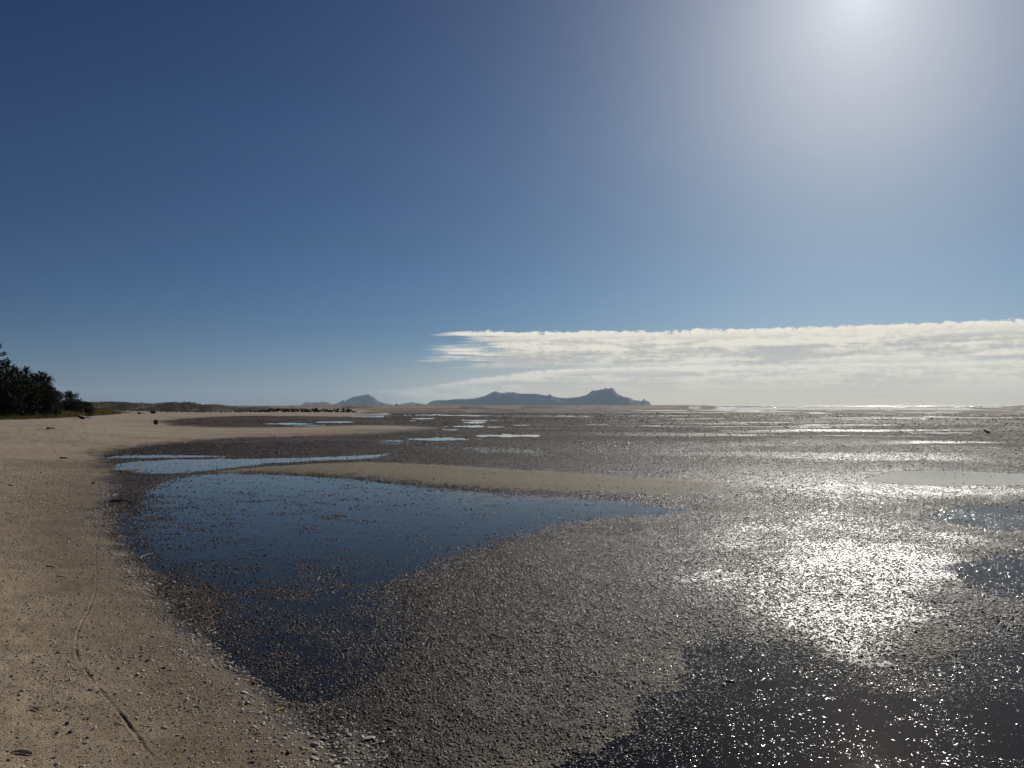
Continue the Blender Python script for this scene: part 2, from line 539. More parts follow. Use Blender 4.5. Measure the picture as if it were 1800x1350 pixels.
def groove(x, y, zz, pts, width, depth):
    pts = np.array(pts)
    d2 = np.full(x.shape, 1e9)
    for a, b in zip(pts[:-1], pts[1:]):
        e = b - a
        t = np.clip(((x - a[0]) * e[0] + (y - a[1]) * e[1]) / (e @ e), 0, 1)
        d2 = np.minimum(d2, (x - a[0] - e[0] * t) ** 2 + (y - a[1] - e[1] * t) ** 2)
    d = np.sqrt(d2)
    depth = depth * np.clip(0.75 + 1.1 * fbm(x * 5.0, y * 5.0, 2), 0.1, 1.4)
    return zz - depth * np.exp(-(d / width) ** 2) + 0.35 * depth * np.exp(-((d - 2.1 * width) / width) ** 2)


def smooth_line(pts, k=6):
    pts = [np.array(p) for p in pts]
    pts = [2 * pts[0] - pts[1]] + pts + [2 * pts[-1] - pts[-2]]
    out = []
    for i in range(1, len(pts) - 2):
        for t in np.linspace(0, 1, k, endpoint=False):
            p0, p1, p2, p3 = pts[i - 1:i + 3]
            out.append(0.5 * (2 * p1 + (-p0 + p2) * t + (2 * p0 - 5 * p1 + 4 * p2 - p3) * t * t + (-p0 + 3 * p1 - 3 * p2 + p3) * t ** 3))
    out.append(pts[-2])
    return out


near = (GY > 1.5) & (RG < 40) & (GX < 0)
for pts, wd, dp in zip(TRACKS, (0.007, 0.010, 0.03, 0.008), (0.0052, 0.004, 0.010, 0.003)):
    FLD['z'][near] = groove(GX[near], GY[near], FLD['z'][near], smooth_line(pts), wd, dp)
_sc = random.Random(9)
for su, sv in ((20, 970), (40, 1035), (12, 1062), (30, 1120), (62, 1200), (25, 1180), (110, 1080), (230, 1085), (120, 1145), (90, 1000), (200, 1150), (40, 1290), (150, 1320), (260, 1210), (10, 1230), (75, 940), (130, 890), (60, 880)):
    sx, sy = gp(su, sv, 0.08)
    sa_, sl = _sc.uniform(0, 3.14), _sc.uniform(0.03, 0.09) * sy / 5
    ln_ = [(sx + math.cos(sa_) * sl * t_ + 0.25 * sl * math.sin(3 * t_), sy + math.sin(sa_) * sl * t_) for t_ in (-1, -0.4, 0.3, 1)]
    m_ = (np.abs(GX - sx) < 0.5) & (np.abs(GY - sy) < 0.8) & near
    FLD['z'][m_] = groove(GX[m_], GY[m_], FLD['z'][m_], ln_, 0.011 * sy / 5, 0.006)
ZG = FLD['z']


def at_grid(x, y, key='z'):
    """value of a field at world points, from the sheet itself"""
    a = FLD[key]
    r = np.hypot(x, y)
    t = np.arctan2(x, y)
    j = np.clip((t - fine[0]) / A_STEP, 0, len(fine) - 1.001)
    i = np.clip(np.searchsorted(RR, r) - 1, 0, NR - 2)
    fr = np.clip((r - RR[i]) / (RR[i + 1] - RR[i]), 0, 1)
    j0 = j.astype(int)
    fj = j - j0
    return (a[i, j0] * (1 - fj) + a[i, j0 + 1] * fj) * (1 - fr) + (a[i + 1, j0] * (1 - fj) + a[i + 1, j0 + 1] * fj) * fr


def hit(u, v):
    """first point of the ground seen through pixel (u, v)"""
    d = ray(u, v)
    t = np.exp(np.linspace(math.log(2.5), math.log(600), 6000))
    x, y, z = d.x * t, d.y * t, CAMZ + d.z * t
    g = at_grid(x, y)
    k = np.argmax(z <= g)
    return Vector((x[k], y[k], float(g[k])))


# ------------------------------------------------------------------ materials
def new_mat(name):
    m = bpy.data.materials.new(name)
    m.use_nodes = True
    m.node_tree.nodes.clear()
    n = NT(m.node_tree)
    out = n.node('ShaderNodeOutputMaterial')
    return m, n, out


def principled(n, out, color, rough, normal=None, spec=0.5, coat=None):
    p = n.node('ShaderNodeBsdfPrincipled')
    n.put(p.inputs['Base Color'], color)
    n.put(p.inputs['Roughness'], rough)
    n.put(p.inputs['Specular IOR Level'], spec)
    if normal is not None:
        n.put(p.inputs['Normal'], normal)
    if coat:
        n.put(p.inputs['Coat Weight'], coat[0])
        n.put(p.inputs['Coat Roughness'], coat[1])
    n.t.links.new(p.outputs[0], out.inputs[0])
    return p


def ground_material():
    m, n, out = new_mat('shore_ground')
    att = n.node('ShaderNodeAttribute', attribute_name='mask')
    s = n.node('ShaderNodeSeparateColor')
    n.put(s.inputs[0], att.outputs['Color'])
    sand, alg, wet, bar = s.outputs[0], s.outputs[1], s.outputs[2], att.outputs['Alpha']
    slick = n.node('ShaderNodeAttribute', attribute_name='mask2').outputs['Fac']
    pos = n.node('ShaderNodeNewGeometry').outputs['Position']
    cam_d = n.vmath('LENGTH', pos, out=1)
    big = n.noise(pos, 0.35, 4, 0.6)
    mid = n.noise(pos, 3.0, 5, 0.6)
    cm = n.noise(pos, 38.0, 4, 0.65)
    grit = n.noise(pos, 150.0, 3, 0.7)
    shellv = n.node('ShaderNodeTexVoronoi')
    n.put(shellv.inputs['Vector'], pos)
    n.put(shellv.inputs['Scale'], 95.0)
    shellc = n.node('ShaderNodeSeparateColor')
    n.put(shellc.inputs[0], shellv.outputs['Color'])
    # colours
    mud = n.mix(n.smooth(mid, 0.3, 0.7), (0.038, 0.029, 0.020, 1), (0.078, 0.059, 0.040, 1))
    mud = n.mix(n.smooth(big, 0.42, 0.62, 0.0, 0.6), mud, (0.095, 0.080, 0.060, 1))
    alga = n.mix(mid, (0.038, 0.020, 0.009, 1), (0.105, 0.056, 0.024, 1))
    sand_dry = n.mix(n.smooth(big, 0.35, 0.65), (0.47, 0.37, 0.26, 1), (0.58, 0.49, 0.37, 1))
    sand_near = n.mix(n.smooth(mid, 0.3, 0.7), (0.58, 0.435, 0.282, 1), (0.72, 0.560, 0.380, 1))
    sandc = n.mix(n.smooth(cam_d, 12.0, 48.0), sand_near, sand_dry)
    speck = n.smooth(shellc.outputs[0], 0.70, 0.95)
    sandc = n.mix(n.math('MULTIPLY', speck, 0.75), sandc, (0.66, 0.56, 0.45, 1))
    dark = n.smooth(shellc.outputs[1], 0.86, 0.97)
    sandc = n.mix(n.math('MULTIPLY', dark, 0.8), sandc, (0.07, 0.052, 0.038, 1))
    g2 = n.noise(pos, 62.0, 3, 0.7)
    sandc = n.mix(n.smooth(g2, 0.36, 0.64, 0.26, 0.0), sandc, (0.10, 0.075, 0.052, 1))
    sandc = n.mix(n.smooth(g2, 0.5, 0.7, 0.0, 0.35), sandc, (0.72, 0.60, 0.46, 1))
    sandc = n.mix(n.smooth(grit, 0.35, 0.65, 0.40, 0.0), sandc, (0.09, 0.07, 0.05, 1))
    wetsand = n.mix(1.0, sandc, (0.50, 0.46, 0.42, 1), 'MULTIPLY')
    sandc = n.mix(wet, sandc, wetsand)
    barc = n.mix(mid, (0.195, 0.165, 0.105, 1), (0.27, 0.23, 0.15, 1))
    col = n.mix(bar, mud, barc)
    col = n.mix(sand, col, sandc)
    col = n.mix(alg, col, alga)
    # relief
    lump = n.math('ADD', n.math('MULTIPLY', cm, 0.8), n.math('MULTIPLY', n.math('SUBTRACT', 1.0, shellv.outputs['Distance']), 0.35))
    nrm = n.bump(lump, n.fmix(sand, 0.42, 0.65), n.fmix(sand, 0.016, 0.010))
    nrm = n.bump(grit, n.fmix(sand, 0.4, 1.0), n.fmix(sand, 0.003, 0.011), nrm)
    wetr = n.fmix(n.smooth(mid, 0.3, 0.75), 0.38, 0.58)
    dryr = 0.9
    rough = n.fmix(n.math('MULTIPLY', wet, n.math('SUBTRACT', 1.0, n.math('MULTIPLY', sand, 0.6))), dryr, wetr)
    rough = n.fmix(alg, rough, 0.75)
    spec = n.math('ADD', n.fmix(wet, 0.10, 0.20), n.math('MULTIPLY', slick, 0.26))
    rough = n.fmix(slick, rough, 0.36)
    principled(n, out, col, rough, nrm, spec)
    return m


def water_material(name, tint, rip, ripd, rough, deep=0.0, deepcol=(0.02, 0.03, 0.035, 1), stretch=1.0, ior=1.333, refl=(1, 1, 1, 1), fpow=1.0, fk=1.0):
    m, n, out = new_mat(name)
    pos = n.node('ShaderNodeNewGeometry').outputs['Position']
    p2 = n.vmath('MULTIPLY', pos, (stretch, 1.0, 1.0))
    h = n.math('ADD', n.noise(p2, 14.0, 3, 0.6), n.math('MULTIPLY', n.noise(p2, 1.6, 3, 0.5), 2.0))
    nrm = n.bump(h, rip, ripd)
    fr = n.node('ShaderNodeFresnel')
    fr.inputs['IOR'].default_value = ior
    n.put(fr.inputs['Normal'], nrm)
    gl = n.node('ShaderNodeBsdfGlossy')
    gl.inputs['Roughness'].default_value = rough
    gl.inputs['Color'].default_value = refl
    n.put(gl.inputs['Normal'], nrm)
    tr = n.node('ShaderNodeBsdfTransparent')
    tr.inputs[0].default_value = tint
    body = tr.outputs[0]
    if deep > 0:
        df = n.node('ShaderNodeBsdfDiffuse')
        df.inputs[0].default_value = deepcol
        mx = n.node('ShaderNodeMixShader')
        mx.inputs[0].default_value = deep
        n.t.links.new(body, mx.inputs[1])
        n.t.links.new(df.outputs[0], mx.inputs[2])
        body = mx.outputs[0]
    mix = n.node('ShaderNodeMixShader')
    n.put(mix.inputs[0], n.math('MULTIPLY', n.math('POWER', fr.outputs[0], fpow), fk, clamp=True))
    n.t.links.new(body, mix.inputs[1])
    n.t.links.new(gl.outputs[0], mix.inputs[2])
    n.t.links.new(mix.outputs[0], out.inputs[0])
    return m


def simple_mat(name, c1, c2, scale=8.0, rough=0.8, bump=0.3, bdist=0.01, spec=0.3, rand=0.0, coat=None):
    m, n, out = new_mat(name)
    pos = n.node('ShaderNodeTexCoord').outputs['Object']
    nz = n.noise(pos, scale, 4, 0.6)
    fac = n.smooth(nz, 0.3, 0.7)
    if rand:
        oi = n.node('ShaderNodeObjectInfo').outputs['Random']
        fac = n.fmix(rand, fac, oi)
    col = n.mix(fac, c1 + (1,), c2 + (1,))
    nrm = n.bump(n.noise(pos, scale * 4, 3, 0.6), bump, bdist) if bump else None
    principled(n, out, col, rough, nrm, spec, coat)
    return m


M_GROUND = ground_material()
M_POOL = water_material('pool_water', (0.62, 0.62, 0.60, 1), 0.35, 0.004, 0.03, 0.35, (0.030, 0.026, 0.022, 1), ior=1.40, refl=(1.0, 0.86, 0.76, 1), fpow=1.45, fk=1.55)
M_MIRROR = water_material('mirror_water', (0.62, 0.62, 0.60, 1), 0.12, 0.003, 0.02, 0.5, (0.030, 0.028, 0.026, 1), ior=1.6)
M_FILM = water_material('film_water', (0.97, 0.95, 0.92, 1), 0.18, 0.004, 0.03, ior=1.20, refl=(0.95, 0.80, 0.68, 1))
M_SEA = water_material('sea_water', (0.3, 0.35, 0.4, 1), 1.0, 0.5, 0.12, 0.9, (0.02, 0.035, 0.045, 1))

# ------------------------------------------------------------------ ground sheets and water
idx = np.arange(NR * NA).reshape(NR, NA)
nxt = np.roll(idx, -1, axis=1)
Q = np.stack([idx[:-1], nxt[:-1], nxt[1:], idx[1:]], -1).reshape(-1, 4)
CO = np.stack([GX.ravel(), GY.ravel(), ZG.ravel()], -1)
MASK2 = np.stack([FLD['slick'].ravel()] * 4, -1)
MASK = np.stack([FLD['sand'].ravel(), FLD['alg'].ravel(), FLD['wet'].ravel(), FLD['bar'].ravel()], -1)
qf = lambda key: FLD[key].ravel()[Q].mean(1)
q_beach, q_bar = qf('d_beach') > 0, qf('d_bar') > 0.2
q_r = RG.ravel()[Q].mean(1)
q_beach &= q_r < 420


def sub(name, sel, mat, z=None, label=None, kind='structure', attrs=True):
    q = Q[sel]
    used, inv = np.unique(q, return_inverse=True)
    co = CO[used].copy()
    if z is not None:
        co[:, 2] = z
    o = grid_mesh(name, co, inv.reshape(-1, 4), mat, {'mask': MASK[used], 'mask2': MASK2[used]} if attrs else None)
    return tag(o, label, kind=kind)


sub('beach', q_beach, M_GROUND, label='pale brown shelly sand beach curving along the left')
sub('sandbar', ~q_beach & q_bar, M_GROUND, label='low yellowish sandbar behind the blue pool')
sub('mudflat', ~q_beach & ~q_bar, M_GROUND, label='dark wet shell-strewn mudflat reaching to the sea')
zq = ZG.ravel()[Q].min(1)
R_SEA = RR[-3]
under = (zq < 0.002) & (q_r < R_SEA) & (q_r > 1.0)
w_pool = under & (qf('d_pool') > -0.8)
w_chan = under & ~w_pool & (qf('d_chan') > -0.8)
w_r1 = under & ~w_pool & ~w_chan & (qf('d_r1') > -0.6)
w_r4 = under & ~w_pool & ~w_chan & ~w_r1 & ((qf('d_r4') > -0.5) | (qf('d_r23') > -0.6))
w_far = under & ~w_pool & ~w_chan & ~w_r1 & ~w_r4
sub('tide_pool_water', w_pool, M_POOL, 0.0, 'still blue tide pool beside the curving beach', attrs=False)
sub('channel_water', w_chan, M_POOL, 0.0, 'narrow strip of blue water behind the sandbar', attrs=False)
sub('mirror_pool_water', w_r1, M_MIRROR, 0.0, 'smooth pool mirroring the clouds near the right edge', attrs=False)
sub('shallow_water', w_r4, M_FILM, 0.0, 'thin sheet of water over brown mud, bottom right', attrs=False)
sub('puddle_water', w_far, M_MIRROR, 0.0, 'pale puddles scattered over the distant flats', attrs=False)
# the sea: starts where the sheet's water ends
sr = np.concatenate([[R_SEA], np.array([1100.0, 1300, 1600, 2200, 3500, 6000, 10000, 15000, 19500])])
sa = AZ
SRG, SAG = np.meshgrid(sr, sa, indexing='ij')
sco = np.stack([(SRG * np.sin(SAG)).ravel(), (SRG * np.cos(SAG)).ravel(), np.zeros(SRG.size)], -1)
sidx = np.arange(SRG.size).reshape(SRG.shape)
snx = np.roll(sidx, -1, axis=1)
sq = np.stack([sidx[:-1], snx[:-1], snx[1:], sidx[1:]], -1).reshape(-1, 4)
tag(grid_mesh('sea', sco, sq, M_SEA), 'glittering sea along the horizon', kind='structure')

# ------------------------------------------------------------------ far hills
M_HILL = simple_mat('hill_rock', (0.022, 0.028, 0.028), (0.04, 0.043, 0.04), 0.004, 0.9, 0)


def hill_range(name, prof, dist, depth, label):
    prof = np.array(prof, float)
    us = np.arange(prof[0, 0], prof[-1, 0] + 0.01, 1.0)
    vs_ = np.interp(us, prof[:, 0], prof[:, 1])
    h = np.maximum((713.0 - vs_) / F * dist, 0) + 2
    xs = (us - 900) / F * dist
    h = h * 1.02 + 8 * fbm(us / 3.6, us * 0 + dist, 4, 0.7) * sstep(h, 10, 80)
    T = np.linspace(-1, 1, 17)
    co, nq = [], []
    for t in T:
        rid = fbm(xs / 420.0 + 3 * t, xs * 0 + t * 4.0, 4)
        hh = h * (1 - abs(t) ** 1.35) * (1 + 0.35 * rid * min(1, 3 * abs(t))) - 3 * abs(t)
        hh = np.minimum(hh, h)
        co.append(np.stack([xs * (1 + t * depth / dist), np.full_like(xs, dist + t * depth), hh], -1))
    co = np.concatenate(co)
    n = len(xs)
    i2 = np.arange(len(T) * n).reshape(len(T), n)
    q = np.stack([i2[:-1, :-1], i2[:-1, 1:], i2[1:, 1:], i2[1:, :-1]], -1).reshape(-1, 4)
    return tag(grid_mesh(name, co, q, M_HILL), label, kind='structure')


HILL_A = [(518, 716), (528, 714), (533, 709), (539, 706.5), (546, 708.5), (553, 707), (560, 707.5), (568, 706), (577, 707.5), (584, 711), (593, 709),
          (602, 704), (605, 703.5), (607, 705.5), (612, 702), (620, 698), (628, 697), (636, 695), (640, 695.5), (642, 693.5), (646, 694), (648, 693.5),
          (652, 696), (657, 698), (662, 703), (668, 706), (674, 708.5), (682, 709.5), (690, 711.5), (696, 713.5), (702, 711), (712, 708.5), (718, 708),
          (724, 707), (734, 708.5), (744, 710), (752, 713)]
HILL_B = [(738, 716), (748, 712), (752, 709.5), (758, 705.5), (766, 703.5), (774, 703.2), (788, 703.5), (796, 702), (820, 701.5), (834, 700.5), (846, 698),
          (856, 695), (864, 690.5), (871, 688), (876, 690), (882, 691.5), (892, 690), (904, 690), (908, 691.5), (924, 692.5), (944, 692.5), (956, 695),
          (962, 695.5), (967, 693.5), (972, 697), (984, 699.5), (996, 700), (1012, 698.5), (1024, 696.5), (1032, 694.5), (1038, 689.5), (1042, 686.5),
          (1046, 687.5), (1058, 685), (1062, 684.5), (1063, 682.5), (1070, 683.5), (1077, 682.5), (1080, 686.5), (1086, 693), (1096, 697.5), (1105, 699),
          (1114, 703), (1126, 705), (1130, 704.5), (1131, 701), (1133, 702), (1135, 704), (1141, 706), (1144, 711), (1148, 716)]
hill_range('headland_hills', HILL_A, 14500, 330, 'smaller blue-grey hill group left of the cloud bank')
hill_range('island_hills', HILL_B, 13000, 330, 'long blue-grey rocky hills with a craggy peak on the horizon')

# ------------------------------------------------------------------ haze
hb = bmesh.new()
bmesh.ops.create_cube(hb, size=1.0)
hme = bpy.data.meshes.new('haze')
hb.to_mesh(hme)
hb.free()
haze = bpy.data.objects.new('haze', hme)
haze.scale = (44000, 44000, 460)
haze.location = (0, 0, 460 / 2 - 2.2)
COL.objects.link(haze)
tag(haze, 'pale sea haze over the whole bay', kind='stuff')
hm = bpy.data.materials.new('haze_air')
hm.use_nodes = True
hm.node_tree.nodes.clear()
hn = NT(hm.node_tree)
ho = hn.node('ShaderNodeOutputMaterial')
hv = hn.node('ShaderNodeVolumePrincipled')
hv.inputs['Color'].default_value = (0.60, 0.78, 1.0, 1)
hv.inputs['Density'].default_value = 0.000031
hv.inputs['Anisotropy'].default_value = 0.25
hm.node_tree.links.new(hv.outputs[0], ho.inputs['Volume'])
hme.materials.append(hm)

# ------------------------------------------------------------------ scattered shells and pebbles (real pieces, instanced)
def pebble_proto(seed):
    r = random.Random(seed)
    bm = bmesh.new()
    bmesh.ops.create_icosphere(bm, subdivisions=2, radius=1.0)
    ph = [r.uniform(0, 6.28) for _ in range(6)]
    for v in bm.verts:
        k = 1 + 0.16 * math.sin(2.1 * v.co.x + ph[0]) * math.cos(1.9 * v.co.y + ph[1]) + 0.10 * math.sin(3.3 * v.co.z + ph[2] + 2 * v.co.x)
        v.co *= k
        v.co.z *= 0.62
    return bm


def cockle_proto(seed):
    """one valve of a cockle lying hollow side down, ribs from the beak"""
    r = random.Random(seed)
    bm = bmesh.new()
    na, nr = 15, 5
    rows = []
    for i in range(nr + 1):
        t = i / nr
        row = []
        for j in range(na):
            a = -2.5 + 5.0 * j / (na - 1)
            rib = 1 + 0.035 * (1 if j % 2 else -1) * t
            rad = t * (1.0 + 0.10 * math.cos(a)) * rib
            x = rad * math.sin(a) * 0.95
            y = -0.75 + rad * math.cos(a) * 0.85 + 0.75 * t
            z = 0.62 * math.sqrt(max(0, 1 - t ** 2.2)) * (0.6 + 0.4 * t) + 0.24 * math.sin(math.pi * t)
            row.append(bm.verts.new((x, y, z)))
        rows.append(row)
    for i in range(nr):
        for j in range(na - 1):
            bm.faces.new((rows[i][j], rows[i][j + 1], rows[i + 1][j + 1], rows[i + 1][j]))
    bmesh.ops.remove_doubles(bm, verts=bm.verts, dist=1e-4)
    bmesh.ops.recalc_face_normals(bm, faces=bm.faces)
    return bm


def chip_proto(seed):
    """broken piece of shell: thin, bent, irregular"""
    r = random.Random(seed)
    bm = bmesh.new()
    n = r.choice((5, 6, 7))
    ang_ = sorted(r.uniform(0, 6.28) for _ in range(n))
    top, bot = [], []
    for a in ang_:
        q = r.uniform(0.6, 1.1)
        x, y = q * math.cos(a), 0.8 * q * math.sin(a)
        z = -0.25 * (x * x + y * y)
        top.append(bm.verts.new((x, y, z + 0.14)))
        bot.append(bm.verts.new((x, y, z - 0.02)))
    ct = bm.verts.new((0, 0, 0.22))
    for i in range(n):
        j = (i + 1) % n
        bm.faces.new((ct, top[i], top[j]))
        bm.faces.new((top[i], bot[i], bot[j], top[j]))
    return bm


def proto_collection(name, protos, mat):
    c = bpy.data.collections.new(name)
    for i, bm in enumerate(protos):
        me = bpy.data.meshes.new(name + '_piece')
        bm.to_mesh(me)
        bm.free()
        me.polygons.foreach_set('use_smooth', [True] * len(me.polygons))
        me.materials.append(mat)
        c.objects.link(bpy.data.objects.new('piece_%02d' % i, me))
    return c


def scatter(name, coll, npick, pts, rot, scl, label):
    me = bpy.data.meshes.new(name)
    n = len(pts)
    me.vertices.add(n)
    me.vertices.foreach_set('co', np.ascontiguousarray(pts, np.float32).ravel())
    for key, arr in (('rot', rot), ('scl', scl)):
        at = me.attributes.new(key, 'FLOAT_VECTOR', 'POINT')
        at.data.foreach_set('vector', np.ascontiguousarray(arr, np.float32).ravel())
    at = me.attributes.new('pick', 'INT', 'POINT')
    at.data.foreach_set('value', rng.integers(0, npick, n).astype(np.int32))
    o = bpy.data.objects.new(name, me)
    COL.objects.link(o)
    ng = bpy.data.node_groups.new(name + '_nodes', 'GeometryNodeTree')
    ng.interface.new_socket('Geometry', in_out='INPUT', socket_type='NodeSocketGeometry')
    ng.interface.new_socket('Geometry', in_out='OUTPUT', socket_type='NodeSocketGeometry')
    gi, go = ng.nodes.new('NodeGroupInput'), ng.nodes.new('NodeGroupOutput')
    ip = ng.nodes.new('GeometryNodeInstanceOnPoints')
    ci = ng.nodes.new('GeometryNodeCollectionInfo')
    ci.inputs['Collection'].default_value = coll
    ci.inputs['Separate Children'].default_value = True
    ci.inputs['Reset Children'].default_value = True

    def attr(nm, ty):
        a = ng.nodes.new('GeometryNodeInputNamedAttribute')
        a.data_type = ty
        a.inputs['Name'].default_value = nm
        return a.outputs[0]
    L = ng.links.new
    L(gi.outputs[0], ip.inputs['Points'])
    L(ci.outputs[0], ip.inputs['Instance'])
    ip.inputs['Pick Instance'].default_value = True
    L(attr('pick', 'INT'), ip.inputs['Instance Index'])
    er = ng.nodes.new('FunctionNodeEulerToRotation')
    L(attr('rot', 'FLOAT_VECTOR'), er.inputs[0])
    L(er.outputs[0], ip.inputs['Rotation'])
    L(attr('scl', 'FLOAT_VECTOR'), ip.inputs['Scale'])
    L(ip.outputs[0], go.inputs[0])
    md = o.modifiers.new('scatter', 'NODES')
    md.node_group = ng
    return tag(o, label, kind='stuff')


def shell_material(name, ramp, rough_lo, rough_hi, spec=0.5, bump=0.25, zoned=False):
    m, n, out = new_mat(name)
    oi = n.node('ShaderNodeObjectInfo').outputs['Random']
    tco = n.node('ShaderNodeTexCoord').outputs['Object']
    cr_ = n.node('ShaderNodeValToRGB')
    n.put(cr_.inputs[0], oi)
    el_ = cr_.color_ramp.elements
    while len(el_) < len(ramp):
        el_.new(0.5)
    for e, (p, c) in zip(el_, ramp):
        e.position, e.color = p, c + (1,)
    nz = n.noise(tco, 2.2, 4, 0.6)
    col = n.mix(n.smooth(nz, 0.3, 0.7, 0.40, 0.0), cr_.outputs[0], (0.03, 0.026, 0.02, 1))
    wpos = n.node('ShaderNodeNewGeometry').outputs['Position']
    zone = n.smooth(n.noise(wpos, 0.55, 4, 0.6), 0.40, 0.62)
    if zoned:
        col = n.mix(1.0, col, n.mix(zone, (0.98, 0.82, 0.68, 1), (1.55, 1.04, 0.66, 1)), 'MULTIPLY')
    r2 = n.math('FRACT', n.math('MULTIPLY', oi, 17.31))
    principled(n, out, col, n.fmix(r2, rough_lo, rough_hi), n.bump(n.noise(tco, 5.0, 3, 0.6), bump, 0.15), spec)
    return m


M_WETSHELL = shell_material('wet_shell', [(0.0, (0.013, 0.010, 0.007)), (0.5, (0.044, 0.031, 0.020)), (0.80, (0.085, 0.060, 0.037)), (0.95, (0.19, 0.165, 0.13)), (1.0, (0.40, 0.35, 0.28))], 0.18, 0.50, 0.20, zoned=True)
M_DRYSHELL = shell_material('dry_shell', [(0.0, (0.08, 0.06, 0.045)), (0.2, (0.40, 0.32, 0.235)), (0.6, (0.56, 0.47, 0.36)), (0.9, (0.70, 0.62, 0.51)), (1.0, (0.84, 0.80, 0.73))], 0.45, 0.75, 0.35, 0.15)
C_WET = proto_collection('wet_shell_pieces', [pebble_proto(i) for i in range(5)] + [cockle_proto(1), cockle_proto(2)], M_WETSHELL)
M_CLOD = shell_material('mud_clod', [(0.0, (0.022, 0.017, 0.012)), (0.6, (0.058, 0.044, 0.030)), (1.0, (0.13, 0.10, 0.068))], 0.45, 0.75, 0.25, zoned=True)
M_GLOSS = shell_material('awash_shell', [(0.0, (0.025, 0.021, 0.017)), (0.6, (0.07, 0.056, 0.04)), (1.0, (0.16, 0.135, 0.10))], 0.10, 0.20, 0.6, 0.10)
C_GLOSS = proto_collection('awash_shell_pieces', [pebble_proto(60 + i) for i in range(5)] + [cockle_proto(8), cockle_proto(9)], M_GLOSS)
C_CLOD = proto_collection('mud_clod_pieces', [pebble_proto(40 + i) for i in range(4)], M_CLOD)
C_DRY = proto_collection('dry_shell_pieces', [pebble_proto(20), pebble_proto(21), cockle_proto(3), cockle_proto(4), chip_proto(1), chip_proto(2)], M_DRYSHELL)
C_CHIP = proto_collection('sand_chip_pieces', [chip_proto(5 + i) for i in range(5)] + [pebble_proto(30)], M_DRYSHELL)


def polar_points(n, r0, r1, power, half=37.5):
    """random ground points; power 1 = even per square metre, lower = thinning with distance"""
    q = rng.random(n)
    e = power + 1
    r = (r0 ** e + q * (r1 ** e - r0 ** e)) ** (1 / e)
    a = np.radians(rng.uniform(-half, half, n))
    return r * np.sin(a), r * np.cos(a), r


def pieces(x, y, z, rad, flat_lo, flat_hi, tilt, sink):
    n = len(x)
    s1 = rng.uniform(0.75, 1.3, n)
    fl = rng.uniform(flat_lo, flat_hi, n)
    scl = np.stack([rad * s1, rad / s1, rad * fl], -1)
    rot = np.stack([rng.normal(0, tilt, n), rng.normal(0, tilt, n), rng.uniform(0, 6.28, n)], -1)
    return np.stack([x, y, z + rad * fl * sink], -1), rot, scl


# wet cockles and pebbles over the mud
def mud_shells(name, n, r0, r1, power, rad0, label, fade_in, fade_out, bare):
    x, y, r = polar_points(n, r0, r1, power)
    f = {k: at_grid(x, y, k) for k in ('z', 'd_beach', 'd_pool', 'd_chan', 'd_r1', 'd_r23', 'd_r4', 'd_bar', 'shoal', 'weed', 'patch', 'slick')}
    clump = fbm(x * 1.3, y * 1.3, 3)
    f['near'] = sstep(y, 9.5, 5.5)
    p = 0.86 + 0.4 * clump 
    p = p * np.where(f['d_pool'] > 0.12, 0.03 + 0.45 * f['shoal'] ** 1.3 + 0.42 * f['near'] * sstep(clump + 0.5 * f['shoal'], -0.1, 0.6) + 0.55 * np.exp(-np.maximum(f['d_pool'], 0) / 0.22), 1)
    p = p * (1 - 0.93 * sstep(f['d_chan'], 0, 0.3)) * (1 - 0.985 * sstep(f['d_r1'], -0.2, 0.2)) * (1 - 0.96 * sstep(f['d_bar'], -0.1, 0.5) * sstep(x / np.maximum(y, 1), 0.42, 0.2))
    p = p * (1 - 0.92 * sstep(f['d_r23'], -0.3, 0.5))
    p = p * (1 - sstep(f['d_r4'] + 0.35 * f['weed'] + 0.2 * clump, -0.1, 1.2) * np.clip(0.97 - 0.5 * sstep(clump, 0.2, 0.5) - f['patch'], 0, 1))
    p = p * (1 - bare * f['slick']) * (sstep(r, *fade_in) if fade_in else 1) * (sstep(r, *fade_out) if fade_out else 1)
    p = p * sstep(f['d_beach'], 0.04, -0.22 * np.clip(r / 6.0, 1, 5))
    ok = rng.random(len(x)) < p
    x, y, r, zz = x[ok], y[ok], r[ok], f['z'][ok]
    in4 = sstep(f['d_r4'][ok], 0.15, 0.9)
    rad = rad0 * np.exp(np.clip(rng.normal(0, 0.38, len(x)), -0.8, 0.75)) * (1 + 0.5 * sstep(r, r0, r1)) * (1 - 0.42 * in4)
    P_, R_, S_c = pieces(x, y, np.maximum(zz, -0.002), rad, 0.35, 0.85, 0.24, 0.14)
    scatter(name, C_WET, 7, P_, R_, S_c, label)
    print(name, len(x))


mud_shells('mud_shells', 460000, 2.6, 9.2, 1.0, 0.0047, 'countless dark wet shells and pebbles strewn over the near mud', None, (9.2, 7.0), 0.55)
mud_shells('mud_pebbles', 580000, 7.0, 16.5, 1.0, 0.0060, 'countless dark wet shells and pebbles strewn over the middle mudflat', (7.0, 9.2), (16.5, 13.5), 0.25)
mud_shells('mud_stones', 360000, 13.5, 36.0, 0.3, 0.0092, 'countless dark wet shells and pebbles strewn beyond the sandbar', (13.5, 16.5), None, 0.2)

